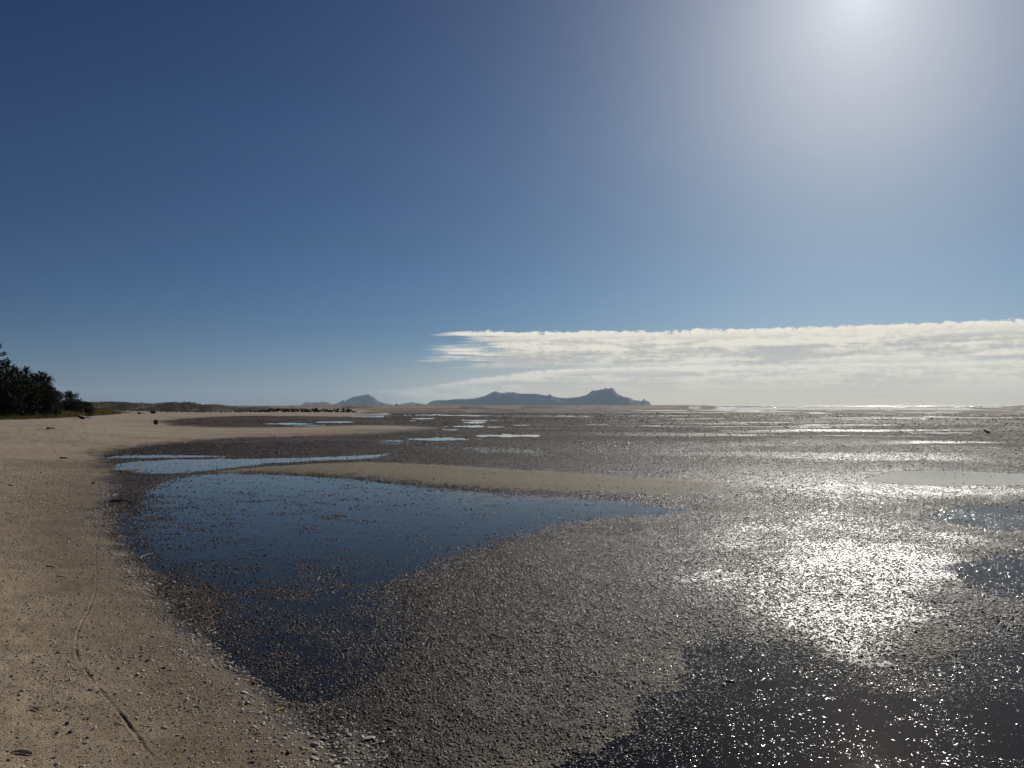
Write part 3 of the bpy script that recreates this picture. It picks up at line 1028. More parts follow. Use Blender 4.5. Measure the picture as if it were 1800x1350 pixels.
# glossy wet shells standing out of the shallow water
x, y, r = polar_points(190000, 2.6, 14.0, 1.0)
f = {k: at_grid(x, y, k) for k in ('z', 'd_pool', 'd_r4', 'd_r23', 'shoal', 'patch')}
cl3 = fbm(x * 1.1 + 9, y * 2.0, 4)
p = (np.clip(0.22 + 0.7 * cl3, 0.06, 1) + 1.6 * f['patch']) * sstep(f['d_r4'], -0.5, 0.1) + 0.30 * sstep(f['d_r23'], -0.4, 0.3) + sstep(f['d_pool'], 0.0, 0.2) * (0.04 + 0.34 * f['shoal']) * sstep(y, 11, 5)
ok = rng.random(len(x)) < p
x, y, r, zz = x[ok], y[ok], r[ok], f['z'][ok]
rad = 0.0054 * np.exp(rng.normal(0, 0.38, len(x))) * (1 + 0.4 * sstep(r, 5, 14))
P_, R_, S_c = pieces(x, y, np.maximum(zz, -0.0012), rad, 0.25, 0.5, 0.14, 0.0)
scatter('awash_shells', C_GLOSS, 7, P_, R_, S_c, 'glistening shells standing just out of the shallow water')
print('awash', len(x))

# clods, worm casts and shell clumps farther out
x, y, r = polar_points(330000, 12.0, 170.0, -0.45)
f = {k: at_grid(x, y, k) for k in ('z', 'd_beach', 'd_pool', 'd_chan', 'd_r1', 'd_r23', 'd_bar', 'alg')}
cl2 = fbm(x * 0.25, y * 0.5, 4)
p = sstep(r, 12, 30) * np.clip(0.62 + 0.7 * cl2, 0, 1) * (1 - f['alg'] * sstep(x, -5, -12)) * sstep(f['d_beach'], 0.0, -0.12 * np.clip(r / 4, 1, 14)) * sstep(f['z'], -0.004, 0.006)
p = p * (1 - 0.97 * sstep(f['d_bar'], -0.2, 0.3))
ok = rng.random(len(x)) < p
x, y, r, zz = x[ok], y[ok], r[ok], f['z'][ok]
rad = 0.011 * np.exp(rng.normal(0, 0.4, len(x))) * (r / 16.0) ** 0.75
P_, R_, S_c = pieces(x, y, zz, rad, 0.3, 0.7, 0.2, 0.1)
scatter('mud_clods', C_CLOD, 4, P_, R_, S_c, 'dark clods and shell clumps dotting the far mudflat')
print('clods', len(x))

# strandline of paler shells along the edge of the beach
x, y, r = polar_points(420000, 2.6, 24.0, 0.2)
db = at_grid(x, y, 'd_beach') + 0.06 * fbm(x * 3, y * 3, 2)
p = np.exp(-((db + 0.01) / 0.17) ** 2) * (0.75 + 0.5 * fbm(x * 0.9, y * 0.9, 2)) + 0.025 * sstep(db, -0.1, 0.1) * sstep(db, 0.9, 0.3)
ok = (rng.random(len(x)) < p) & (y < 16)
x, y, r = x[ok], y[ok], r[ok]
rad = 0.0078 * np.exp(rng.normal(0, 0.38, len(x))) * (1 + 0.3 * sstep(r, 6, 18))
P_, R_, S_c = pieces(x, y, at_grid(x, y), rad, 0.3, 0.65, 0.25, 0.15)
scatter('strandline_shells', C_DRY, 6, P_, R_, S_c, 'band of pale broken shells along the edge of the beach')
print('strand', len(x))

# shell grit over the beach
x, y, r = (np.concatenate(q_) for q_ in zip(polar_points(240000, 2.6, 7.5, 1.0), polar_points(260000, 7.5, 26.0, 0.0)))
db = at_grid(x, y, 'd_beach')
pat = fbm(x * 0.45, y * 0.45, 4)
p = sstep(db, 0.05, 0.25) * np.clip(0.55 + 0.7 * pat, 0.2, 1.0)
ok = rng.random(len(x)) < p
x, y, r = x[ok], y[ok], r[ok]
rad = 0.0043 * np.exp(rng.normal(0, 0.40, len(x))) * (1 + 1.0 * sstep(r, 4, 22))
P_, R_, S_c = pieces(x, y, at_grid(x, y), rad, 0.6, 1.0, 0.45, 0.2)
scatter('sand_grit', C_CHIP, 6, P_, R_, S_c, 'fine shell grit scattered over the dry sand')
print('grit', len(x))

# ------------------------------------------------------------------ things
def tube(pts, radii, sides=7, cap=True):
    """tapered tube through points; returns verts, faces"""
    V, Fc = [], []
    n = len(pts)
    pts = [Vector(p) for p in pts]
    up0 = Vector((0, 0, 1))
    for i, p in enumerate(pts):
        d = (pts[min(i + 1, n - 1)] - pts[max(i - 1, 0)]).normalized()
        up = up0 if abs(d.dot(up0)) < 0.95 else Vector((1, 0, 0))
        a = d.cross(up).normalized()
        b = a.cross(d).normalized()
        rr = radii[i]
        ra, rb = rr if isinstance(rr, tuple) else (rr, rr)
        for k in range(sides):
            t = 2 * math.pi * k / sides
            V.append(p + a * math.cos(t) * ra + b * math.sin(t) * rb)
    for i in range(n - 1):
        for k in range(sides):
            k2 = (k + 1) % sides
            Fc.append((i * sides + k, i * sides + k2, (i + 1) * sides + k2, (i + 1) * sides + k))
    if cap:
        Fc.append(tuple(range(sides))[::-1])
        Fc.append(tuple((n - 1) * sides + k for k in range(sides)))
    return V, Fc


def merge(*parts):
    V, Fc = [], []
    for v, f_ in parts:
        o = len(V)
        V += list(v)
        Fc += [tuple(i + o for i in q) for q in f_]
    return V, Fc


M_DRIFT = simple_mat('driftwood_dark', (0.022, 0.017, 0.013), (0.06, 0.045, 0.033), 25, 0.55, 0.6, 0.004)
M_DRIFTP = simple_mat('driftwood_pale', (0.16, 0.13, 0.10), (0.38, 0.33, 0.27), 25, 0.8, 0.5, 0.004)
M_TIMBER = simple_mat('old_timber', (0.030, 0.016, 0.010), (0.085, 0.048, 0.030), 9, 0.85, 0.8, 0.02)
M_LEAFD = simple_mat('dead_leaf', (0.012, 0.013, 0.008), (0.035, 0.035, 0.02), 30, 0.6, 0.3, 0.003)
M_LEAFY = simple_mat('yellow_leaf', (0.22, 0.17, 0.03), (0.33, 0.26, 0.06), 30, 0.6, 0.3, 0.003)
M_STONE = simple_mat('dark_stone', (0.02, 0.018, 0.016), (0.06, 0.055, 0.05), 2.0, 0.7, 0.7, 0.05, rand=0.5)
M_PEB = simple_mat('dark_pebble', (0.02, 0.017, 0.014), (0.05, 0.042, 0.035), 40.0, 0.6, 0.5, 0.002)
M_FEATHER = simple_mat('dark_feather', (0.008, 0.008, 0.009), (0.02, 0.018, 0.018), 30, 0.5, 0.3, 0.003)
M_BILL = simple_mat('bird_bill', (0.35, 0.07, 0.02), (0.45, 0.10, 0.03), 30, 0.4, 0)
M_POST = simple_mat('post_wood', (0.03, 0.027, 0.024), (0.07, 0.06, 0.05), 6, 0.8, 0.4, 0.01)
M_POSTP = simple_mat('post_pale', (0.22, 0.21, 0.20), (0.32, 0.31, 0.29), 6, 0.8, 0.4, 0.01)
M_ORANGE = simple_mat('orange_shell', (0.30, 0.11, 0.03), (0.45, 0.20, 0.07), 60, 0.4, 0.3, 0.002)
M_PALESHELL = simple_mat('pale_shell', (0.45, 0.39, 0.31), (0.68, 0.63, 0.55), 60, 0.5, 0.3, 0.002)


def stick(p0, p1, rad, mat, label, name='driftwood_branch', bend=0.12, twig=True, category='driftwood', lift=0.6):
    """branch lying on the ground from pixel p0 to pixel p1"""
    a, b = hit(*p0), hit(*p1)
    L = (b - a).length
    r = random.Random(int(p0[0] * 7 + p0[1]))
    side = Vector((-(b - a).y, (b - a).x, 0)).normalized()
    pts, rad_l = [], []
    for i in range(8):
        t = i / 7
        q = a.lerp(b, t) + side * (bend * L * math.sin(math.pi * t) + r.uniform(-0.02, 0.02) * L)
        zq_ = max(float(at_grid(np.array([q.x]), np.array([q.y]))[0]), -0.01)
        q.z = zq_ + rad * lift + 0.03 * L * math.sin(3.1 * t)
        pts.append(q)
        rad_l.append(rad * (1 - 0.55 * t) * r.uniform(0.85, 1.15))
    o0 = pts[0].copy()
    pts = [p - o0 for p in pts]
    root = empty(name, o0)
    v, f_ = tube(pts, rad_l, 8)
    mesh_obj('stem', v, f_, mat, root)
    if twig:
        k = pts[4]
        d = (pts[5] - pts[4]).normalized()
        e = [k, k + d * L * 0.10 + side * L * 0.07 + Vector((0, 0, rad * 0.8)), k + d * L * 0.18 + side * L * 0.16 + Vector((0, 0, rad * 0.5))]
        v, f_ = tube(e, [rad * 0.4, rad * 0.3, rad * 0.15], 6)
        mesh_obj('side_twig', v, f_, mat, root)
    return tag(root, label, category)


stick((193, 882), (236, 889), 0.016, M_DRIFT, 'dark waterlogged branch jutting from the beach into the pool')
stick((211, 830), (245, 827.5), 0.024, M_DRIFT, 'straight black stick lying in the channel behind the pool', bend=0.03)
stick((184, 801.5), (199, 800.5), 0.020, M_DRIFT, 'short dark stick at the far tip of the channel', twig=False)
stick((246, 985), (278, 975), 0.007, M_DRIFTP, 'pale forked twig at the edge of the dark pool')
stick((182, 925), (213, 921), 0.008, M_DRIFT, 'thin grey twig on the shell bank below the dark branch')
stick((318, 1099), (337, 1089), 0.005, M_DRIFTP, 'small bleached twig among the shells beside the pool')
stick((106, 806), (119, 807.5), 0.022, M_DRIFT, 'small dark stick on the sand left of the channel tip', twig=False)
stick((15, 854), (23, 854.3), 0.012, M_DRIFT, 'short dark stick on the sand by the left edge', twig=False)
stick((84, 754.5), (96, 754), 0.06, M_TIMBER, 'reddish brown stick lying on the upper beach', twig=False)
stick((145, 737), (157, 736), 0.14, M_DRIFT, 'dark lump of driftwood on the pale upper beach')
stick((246, 728), (256, 727.6), 0.16, M_DRIFT, 'dark log lying below the dunes', twig=False)
stick((266, 726.6), (273, 727), 0.22, M_DRIFT, 'black log end below the sandy dune', twig=False)
stick((80, 996), (97, 999), 0.004, M_DRIFT, 'thin dark twig on the sand above the winding track', twig=False)
stick((100, 1013), (117, 1018), 0.003, M_DRIFT, 'hair-thin dark twig beside the winding track', twig=False)


def leaf(p0, p1, width, mat, label, bend=0.10, name='fallen_leaf', category='leaf'):
    a, b = hit(*p0), hit(*p1)
    L = (b - a).length
    side = Vector((-(b - a).y, (b - a).x, 0)).normalized()
    if side.y < 0:
        side = -side
    V, Fc = [], []
    n = 12
    for i in range(n + 1):
        t = i / n
        c = a.lerp(b, t) + side * bend * L * math.sin(math.pi * t)
        c.z = float(at_grid(np.array([c.x]), np.array([c.y]))[0]) + 0.003
        w = width * math.sin(math.pi * min(max(t * 0.94 + 0.03, 0), 1)) ** 0.8
        for k, (q, h) in enumerate(((-1, 0.004), (0, 0.001), (1, 0.007))):
            V.append(c + side * w * q + Vector((0, 0, h * w / width)) - a)
    for i in range(n):
        for k in range(2):
            Fc.append((i * 3 + k, i * 3 + k + 1, i * 3 + k + 4, i * 3 + k + 3))
    o = mesh_obj(name, V, Fc, mat)
    o.location = a
    so = o.modifiers.new('thick', 'SOLIDIFY')
    so.thickness = 0.0015
    return tag(o, label, category)


leaf((17, 1325), (58, 1328), 0.012, M_LEAFD, 'long curved blackish leaf on the sand in the bottom left corner')
leaf((51, 1245), (68, 1251), 0.005, M_LEAFD, 'small curled dark leaf left of the winding track')
leaf((484, 1253), (499, 1246), 0.009, M_LEAFY, 'yellow-green leaf on the shell bank beside the pool')


def single(name, bm, at, rad, mat, label, cat, group=None, flat=1.0, sink=0.25, rz=None):
    me = bpy.data.meshes.new(name)
    bm.to_mesh(me)
    bm.free()
    me.polygons.foreach_set('use_smooth', [True] * len(me.polygons))
    me.materials.append(mat)
    o = bpy.data.objects.new(name, me)
    p_ = hit(*at)
    o.location = (p_.x, p_.y, p_.z + rad * flat * sink)
    o.scale = (rad, rad * 0.85, rad * flat)
    o.rotation_euler = (random.uniform(-.2, .2), random.uniform(-.2, .2), random.uniform(0, 6.28) if rz is None else rz)
    COL.objects.link(o)
    return tag(o, label, cat, group)


SHELL_SPOTS = [
    (100, 1344, 'pale cockle shell at the bottom edge right of the curved leaf'), (177, 1194, 'pale cockle shell beside the bend of the winding track'),
    (264, 1263, 'upper of the two close pale shells right of the winding track'), (262, 1277, 'lower of the two close pale shells right of the winding track'),
    (288, 1280, 'pale shell a hand right of the two close ones by the track'), (145, 1256, 'pale shell just above the cluster of loose dark pebbles'),
    (441, 1232, 'right one of two pale shells on the sand below the orange shell'), (426, 1236, 'left one of two pale shells on the sand below the orange shell'),
    (449, 1271, 'lone pale shell on the sand below the yellow leaf'), (564, 1316, 'large pale shell in the strandline at the bottom edge'),
    (587, 1290, 'pale shell on the dark side of the strandline near the bottom'), (495, 1345, 'pale shell at the bottom edge left of the strandline'),
    (335, 1333, 'pale shell right of the lower end of the winding track'), (535, 1275, 'pale shell in the strandline right of the yellow leaf'),
    (199, 910, 'white shell at the pool edge above the thin grey twig'), (201, 892, 'white shell just below the dark waterlogged branch'),
    (152, 893, 'lone white shell on the sand left of the dark branch'), (6, 908, 'white shell on the sand at the left edge'), (95, 906, 'white shell on the sand right of the faint bent track')]
for i, (u, v_, lb) in enumerate(SHELL_SPOTS):
    single('cockle_shell', cockle_proto(50 + i), (u, v_), random.uniform(0.009, 0.013), M_PALESHELL, lb, 'shell', 'pale cockle shells lying about the beach', 1.0, 0.0)
PEBBLE_SPOTS = [
    (155, 1264, 'topmost dark pebble of the loose cluster left of the track'), (118, 1273, 'upper left dark pebble of the loose cluster left of the track'),
    (100, 1290, 'leftmost dark pebble of the loose cluster left of the track'), (154, 1298, 'lowest dark pebble of the loose cluster left of the track'),
    (124, 1288, 'middle dark pebble of the loose cluster left of the track'), (203, 1221, 'dark pebble touching the right side of the winding track'),
    (143, 1121, 'dark pebble right of the upper bend of the track'), (241, 1188, 'dark pebble halfway between track and strandline, left of a pair'),
    (259, 1163, 'dark pebble high between track and strandline'), (289, 1175, 'dark pebble on the sand just short of the strandline'),
    (248, 1155, 'uppermost small dark pebble between track and strandline'), (180, 1101, 'small dark pebble near the top of the winding track'),
    (13, 1128, 'dark pebble at the left edge level with the track bend'), (20, 1190, 'lower dark pebble at the left edge'),
    (434, 1238, 'dark pebble between the two pale shells below the orange shell'), (507, 1325, 'dark pebble on the sand beside the bottom strandline'),
    (443, 1322, 'dark pebble on the sand near the bottom edge')]
for i, (u, v_, lb) in enumerate(PEBBLE_SPOTS):
    single('dark_pebble', pebble_proto(70 + i), (u, v_), random.uniform(0.008, 0.013), M_PEB, lb, 'pebble', 'dark pebbles lying about the beach', 0.9, 0.35)
single('orange_shell', cockle_proto(90), (446, 1203), 0.018, M_ORANGE, 'bright orange-brown shell on the strandline beside the pool', 'shell')
single('white_shell', cockle_proto(91), (551, 1226), 0.013, M_PALESHELL, 'lone white shell at the near tip of the dark pool', 'shell')

# squat timber stump on the upper beach
p_ = hit(274, 746.2)
root = tag(empty('timber_stump', p_, 0.25), 'squat square dark brown timber block standing on the beach', 'stump')
wd = 7.4 / F * p_.y
bm = bmesh.new()
bmesh.ops.create_cube(bm, size=1.0)
bmesh.ops.scale(bm, vec=(wd * 0.86, wd * 0.8, wd * 1.12), verts=bm.verts)
bmesh.ops.translate(bm, vec=(0, 0, wd * 0.54), verts=bm.verts)
bmesh.ops.bevel(bm, geom=bm.edges[:], offset=wd * 0.07, segments=2, affect='EDGES')
bmesh.ops.subdivide_edges(bm, edges=bm.edges[:], cuts=1)
for v_ in bm.verts:
    k = 1 + 0.05 * math.sin(23 * v_.co.x + 11 * v_.co.z) + 0.04 * math.cos(31 * v_.co.y)
    v_.co.x *= k
    v_.co.y *= 2 - k
me = bpy.data.meshes.new('block')
bm.to_mesh(me)
bm.free()
me.materials.append(M_TIMBER)
o = bpy.data.objects.new('block', me)
o.parent = root
COL.objects.link(o)
v, f_ = tube([(-wd * 0.40, -wd * 0.38, wd * 0.86), (wd * 0.40, -wd * 0.38, wd * 0.86), (wd * 0.43, wd * 0.3, wd * 0.86)], [wd * 0.05] * 3, 6)
mesh_obj('strap', v, f_, M_POST, root)


# wading bird on the flats: one lofted body, tail to bill, with legs
def bird_mesh(L):
    sp = [(0.50, 0, 0.02), (0.40, 0, 0.05), (0.24, 0, 0.12), (0.05, 0, 0.20), (-0.12, 0, 0.28), (-0.24, 0, 0.36), (-0.30, 0, 0.43), (-0.36, 0, 0.46), (-0.41, 0, 0.455), (-0.44, 0, 0.445)]
    rd = [(0.03, 0.012), (0.07, 0.03), (0.12, 0.09), (0.15, 0.135), (0.14, 0.13), (0.09, 0.09), (0.065, 0.07), (0.06, 0.065), (0.045, 0.045), (0.015, 0.015)]
    body = tube([Vector(q) * L for q in sp], [(a * L, b * L) for a, b in rd], 12)
    legs = [tube([Vector((0.02, s_ * 0.05, 0.10)) * L, Vector((0.05, s_ * 0.055, -0.05)) * L, Vector((0.02, s_ * 0.055, -0.22)) * L, Vector((-0.06, s_ * 0.055, -0.235)) * L],
                 [0.022 * L, 0.012 * L, 0.011 * L, 0.008 * L], 6) for s_ in (-1, 1)]
    return merge(body, *legs), tube([Vector((-0.43, 0, 0.447)) * L, Vector((-0.56, 0, 0.415)) * L, Vector((-0.66, 0, 0.375)) * L], [0.022 * L, 0.014 * L, 0.005 * L], 6)


def wader(u, v_, px, label, rz=0.0, group=None):
    p_ = hit(u, v_)
    L = px / F * p_.y
    (bv, bf), (kv, kf) = bird_mesh(L)
    root = tag(empty('wading_bird', (p_.x, p_.y, p_.z + 0.235 * L), rz), label, 'bird', group)
    mesh_obj('body', bv, bf, M_FEATHER, root)
    mesh_obj('bill', kv, kf, M_BILL, root)


wader(1735, 765.5, 14.5, 'black wading bird standing on the glittering flats near the right edge')
wader(1155, 729.0, 6, 'tiny dark wading bird far out on the flats, middle of the picture', 2.6)
for u, v_, lb in ((1668, 721.3, 'right one of two close bird specks far out before the sea'), (1646, 721.6, 'left one of two close bird specks far out before the sea'),
                  (1545, 718.8, 'lone bird speck farthest out below the sun glitter')):
    wader(u, v_, 4, lb, random.uniform(0, 6), 'distant wading birds on the flats')

# gull in the air over the far hills
d_ = ray(713, 697)
gp_ = Vector((0, 0, CAMZ)) + d_ * 260
g_ = tag(empty('flying_gull', gp_, 0.4), 'tiny gull flying low over the gap between the far hills', 'bird')
v, f_ = tube([Vector((0, -0.22, 0)), Vector((0, -0.08, 0.02)), Vector((0, 0.10, 0.02)), Vector((0, 0.2, 0.02)), Vector((0, 0.27, 0.0))], [0.015, 0.06, 0.06, 0.035, 0.006], 8)
mesh_obj('body', v, f_, M_FEATHER, g_)
for s_ in (-1, 1):
    v = [(0, 0.08, 0.02), (0, -0.08, 0.02), (s_ * 0.25, 0.11, 0.13), (s_ * 0.25, -0.04, 0.13), (s_ * 0.55, 0.0, 0.06), (s_ * 0.53, -0.05, 0.06)]
    w_ = mesh_obj('wing', v, [(0, 1, 3, 2), (2, 3, 5, 4)], M_FEATHER, g_)
    w_.modifiers.new('thick', 'SOLIDIFY').thickness = 0.012


# ------------------------------------------------------------------ breakwater of dark boulders
def rock_mesh(seed):
    r = random.Random(seed)
    bm = bmesh.new()
    bmesh.ops.create_icosphere(bm, subdivisions=2, radius=1.0)
    planes = [(Vector((r.gauss(0, 1), r.gauss(0, 1), r.gauss(0, 1))).normalized(), r.uniform(0.62, 0.85)) for _ in range(9)]
    for v_ in bm.verts:
        for nrm_, dd in planes:
            k = v_.co.dot(nrm_)
            if k > dd:
                v_.co -= nrm_ * (k - dd)
    me = bpy.data.meshes.new('boulder')
    bm.to_mesh(me)
    bm.free()
    me.materials.append(M_STONE)
    return me


ROCKS = [rock_mesh(i) for i in range(6)]
YB = 182.0
bw = tag(empty('rock_breakwater', ((520 - 900) / F * YB, YB, 0.1)), 'low breakwater of black boulders running out below the hills', 'breakwater')
bx0, bx1 = (408 - 900) / F * YB, (627 - 900) / F * YB
rk = random.Random(4)
for i in range(290):
    t = rk.random()
    xb = bx0 + (bx1 - bx0) * t
    prof = (0.25 + 0.75 * min(1, t * 3.0)) * (1 if t < 0.93 else max(0.1, (1 - t) / 0.07))
    if 0.90 < t < 0.96:
        prof *= 1.35
    w_ = rk.uniform(-1, 1)
    top_ = 0.72 * prof * (1 - abs(w_)) * rk.uniform(0.6, 1.15)
    sz = rk.uniform(0.16, 0.32) * (0.7 + 0.3 * prof)
    o = bpy.data.objects.new('boulder', rk.choice(ROCKS))
    o.parent = bw
    o.location = Vector((xb, YB + w_ * 1.5, 0.12 + top_)) - bw.location
    o.scale = (sz * rk.uniform(0.8, 1.3), sz, sz * rk.uniform(0.7, 1.1))
    o.rotation_euler = (rk.uniform(0, 6), rk.uniform(0, 6), rk.uniform(0, 6))
    COL.objects.link(o)


def post(u, vtop, vbot, y_, rad, mat, label, name='marker_post', cat='post'):
    x_ = (u - 900) / F * y_
    z0, z1 = CAMZ + (713 - vbot) / F * y_, CAMZ + (713 - vtop) / F * y_
    root = tag(empty(name, (x_, y_, z0)), label, cat)
    v, f_ = tube([(0, 0, -0.3), (0, 0, (z1 - z0) * 0.5), (0.01, 0, z1 - z0)], [rad, rad * 0.95, rad * 0.9], 10)
    mesh_obj('shaft', v, f_, mat, root)
    v, f_ = tube([(0.01, 0, z1 - z0 - 0.02), (0.01, 0, z1 - z0 + rad * 0.5), (0.01, 0, z1 - z0 + rad * 1.0)], [rad * 1.25, rad * 1.2, rad * 0.6], 10)
    mesh_obj('cap', v, f_, mat, root)


post(613.3, 715, 722, 182, 0.10, M_POST, 'stout dark post standing on the end of the breakwater')
post(616, 712.5, 721, 182.5, 0.025, M_POST, 'thin pole at the very end of the breakwater')
post(510.5, 712, 720, 200, 0.055, M_POSTP, 'taller pale pole behind the middle of the breakwater')
post(514.5, 713.5, 720, 200, 0.045, M_POSTP, 'shorter pale pole behind the middle of the breakwater')

# ------------------------------------------------------------------ dunes
def dune_material():
    m, n, out = new_mat('dune_sand')
    pos = n.node('ShaderNodeNewGeometry').outputs['Position']
    a = n.noise(n.vmath('MULTIPLY', pos, (1, 0.4, 1.6)), 0.30, 5, 0.62)
    scrub = n.mix(n.noise(pos, 1.2, 5, 0.65), (0.012, 0.011, 0.007, 1), (0.075, 0.060, 0.038, 1))
    sandc = n.mix(n.noise(pos, 1.5, 4, 0.6), (0.22, 0.19, 0.15, 1), (0.36, 0.32, 0.26, 1))
    col = n.mix(n.smooth(a, 0.55, 0.66, 0.0, 0.8), scrub, sandc)
    principled(n, out, col, 0.9, n.bump(n.noise(pos, 3.0, 4, 0.7), 0.8, 0.15), 0.15)
    return m


M_DUNE = dune_material()
DP = np.array([(-900, 706), (100, 706), (165, 706.5), (205, 706.8), (250, 709), (268, 710.3), (285, 709), (296, 708), (306, 706.9), (318, 708), (326, 706.8), (338, 708), (348, 711), (360, 712), (372, 711),
               (390, 712), (402, 714), (425, 716.5), (470, 717.5), (540, 719), (600, 722), (640, 725)], float)
us = np.concatenate([np.arange(-900, 100, 12.0), np.arange(100, 641, 1.5)])
ridge = np.interp(us, DP[:, 0], DP[:, 1])
T = np.linspace(0, 1, 26)
dco = []
for t in T:
    yd = 172 + 95 * t + 28 * sstep(us, 370, 415)
    prof = math.sin(math.pi * min(1, t / 0.84) * 0.5) ** 1.3 if t < 0.42 else 1.0
    yr = 172 + 95 * 0.42 + 28 * sstep(us, 370, 415)
    hz = CAMZ + (713 - ridge) / F * yr
    env = sstep(np.array([t]), 0.0, 0.42)[0] * (1 - 0.9 * sstep(np.array([t]), 0.55, 1.0)[0])
    xx = (us - 900) / F * yd
    bump_ = 0.45 * fbm(xx * 0.22, yd * 0.22, 4) * (1 - abs(t - 0.42) * 1.2)
    zz = -0.5 + (hz + 0.5) * env + bump_ * sstep(hz, 0.6, 2.0) * (1 if abs(t - .42) > 0.03 else 0.4)
    zz = np.minimum(zz, CAMZ + (713 - ridge + 0.4) / F * yd + 0.0 * zz)
    dco.append(np.stack([xx, yd, zz], -1))
dco = np.concatenate(dco)
di = np.arange(len(T) * len(us)).reshape(len(T), len(us))
dq = np.stack([di[:-1, :-1], di[:-1, 1:], di[1:, 1:], di[1:, :-1]], -1).reshape(-1, 4)
tag(grid_mesh('dune', dco, dq, M_DUNE), 'low scrub-covered sand dunes behind the beach', kind='structure')


# ------------------------------------------------------------------ vegetation
def leaf_material(name, c1, c2, rough=0.65, trans=0.15):
    m, n, out = new_mat(name)
    pos = n.node('ShaderNodeNewGeometry').outputs['Position']
    fac = n.smooth(n.noise(pos, 1.6, 3, 0.6), 0.3, 0.7)
    col = n.mix(fac, c1 + (1,), c2 + (1,))
    p = n.node('ShaderNodeBsdfPrincipled')
    n.put(p.inputs['Base Color'], col)
    p.inputs['Roughness'].default_value = rough
    p.inputs['Specular IOR Level'].default_value = 0.15
    t = n.node('ShaderNodeBsdfTranslucent')
    n.put(t.inputs[0], col)
    mx = n.node('ShaderNodeMixShader')
    mx.inputs[0].default_value = trans
    n.t.links.new(p.outputs[0], mx.inputs[1])
    n.t.links.new(t.outputs[0], mx.inputs[2])
    n.t.links.new(mx.outputs[0], out.inputs[0])
    return m


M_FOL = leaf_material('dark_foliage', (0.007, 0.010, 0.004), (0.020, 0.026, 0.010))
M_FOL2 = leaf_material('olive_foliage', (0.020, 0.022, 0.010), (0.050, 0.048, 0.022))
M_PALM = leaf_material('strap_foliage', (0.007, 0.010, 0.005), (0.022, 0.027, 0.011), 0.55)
M_FLAX = leaf_material('flax_foliage', (0.05, 0.06, 0.03), (0.16, 0.16, 0.10), 0.40)
M_GRASS = leaf_material('bank_grass', (0.075, 0.075, 0.020), (0.17, 0.145, 0.045), 0.7, 0.35)
M_DRYG = leaf_material('dune_grass', (0.030, 0.028, 0.015), (0.075, 0.062, 0.036), 0.7, 0.3)
M_BARK = simple_mat('bark', (0.016, 0.013, 0.010), (0.035, 0.028, 0.022), 6, 0.9, 0.8, 0.02)
LR = np.random.default_rng(21)


def quads_from(center, axis, side, length, width):
    """leaf quads: pointed strips of 2 quads each bent downwards, all arrays (n,3)"""
    n = len(center)
    mid = center + axis * (length * 0.5)[:, None]
    tip = center + axis * length[:, None]
    tip[:, 2] -= length * 0.12
    w0, w1, w2 = (side * (width * k)[:, None] for k in (0.35, 0.5, 0.08))
    co = np.stack([center - w0, center + w0, mid + w1, mid - w1, tip + w2, tip - w2], 1).reshape(-1, 3)
    b = (np.arange(n) * 6)[:, None]
    q = np.concatenate([b + np.array([0, 1, 2, 3]), b + np.array([3, 2, 4, 5])], 0)
    return co, q


def unit(v):
    return v / (np.linalg.norm(v, axis=1, keepdims=True) + 1e-9)


def leaf_cloud(clumps, per, leaf_len, leaf_w, upbias=0.3):
    """many small leaves spread through clumps (centre, radius)"""
    C, A = [], []
    for c, rad in clumps:
        n = max(8, int(per * rad[0] * rad[2]))
        d = unit(LR.normal(size=(n, 3)))
        q = LR.random(n) ** 0.45
        C.append(np.array(c) + d * np.array(rad) * q[:, None])
        A.append(d + LR.normal(size=(n, 3)) * 0.7 + np.array([0, 0, upbias]))
    C, A = np.concatenate(C), unit(np.concatenate(A))
    S = unit(np.cross(A, LR.normal(size=A.shape)))
    n = len(C)
    return quads_from(C, A, S, leaf_len * LR.uniform(0.6, 1.3, n), leaf_w * LR.uniform(0.6, 1.2, n))


def child_mesh(name, co, q, mat, root):
    o = grid_mesh(name, co, q, mat, smooth=False)
    o.parent = root
    return o


def ground_z(x_, y_):
    return float(at_grid(np.array([x_]), np.array([y_]))[0])


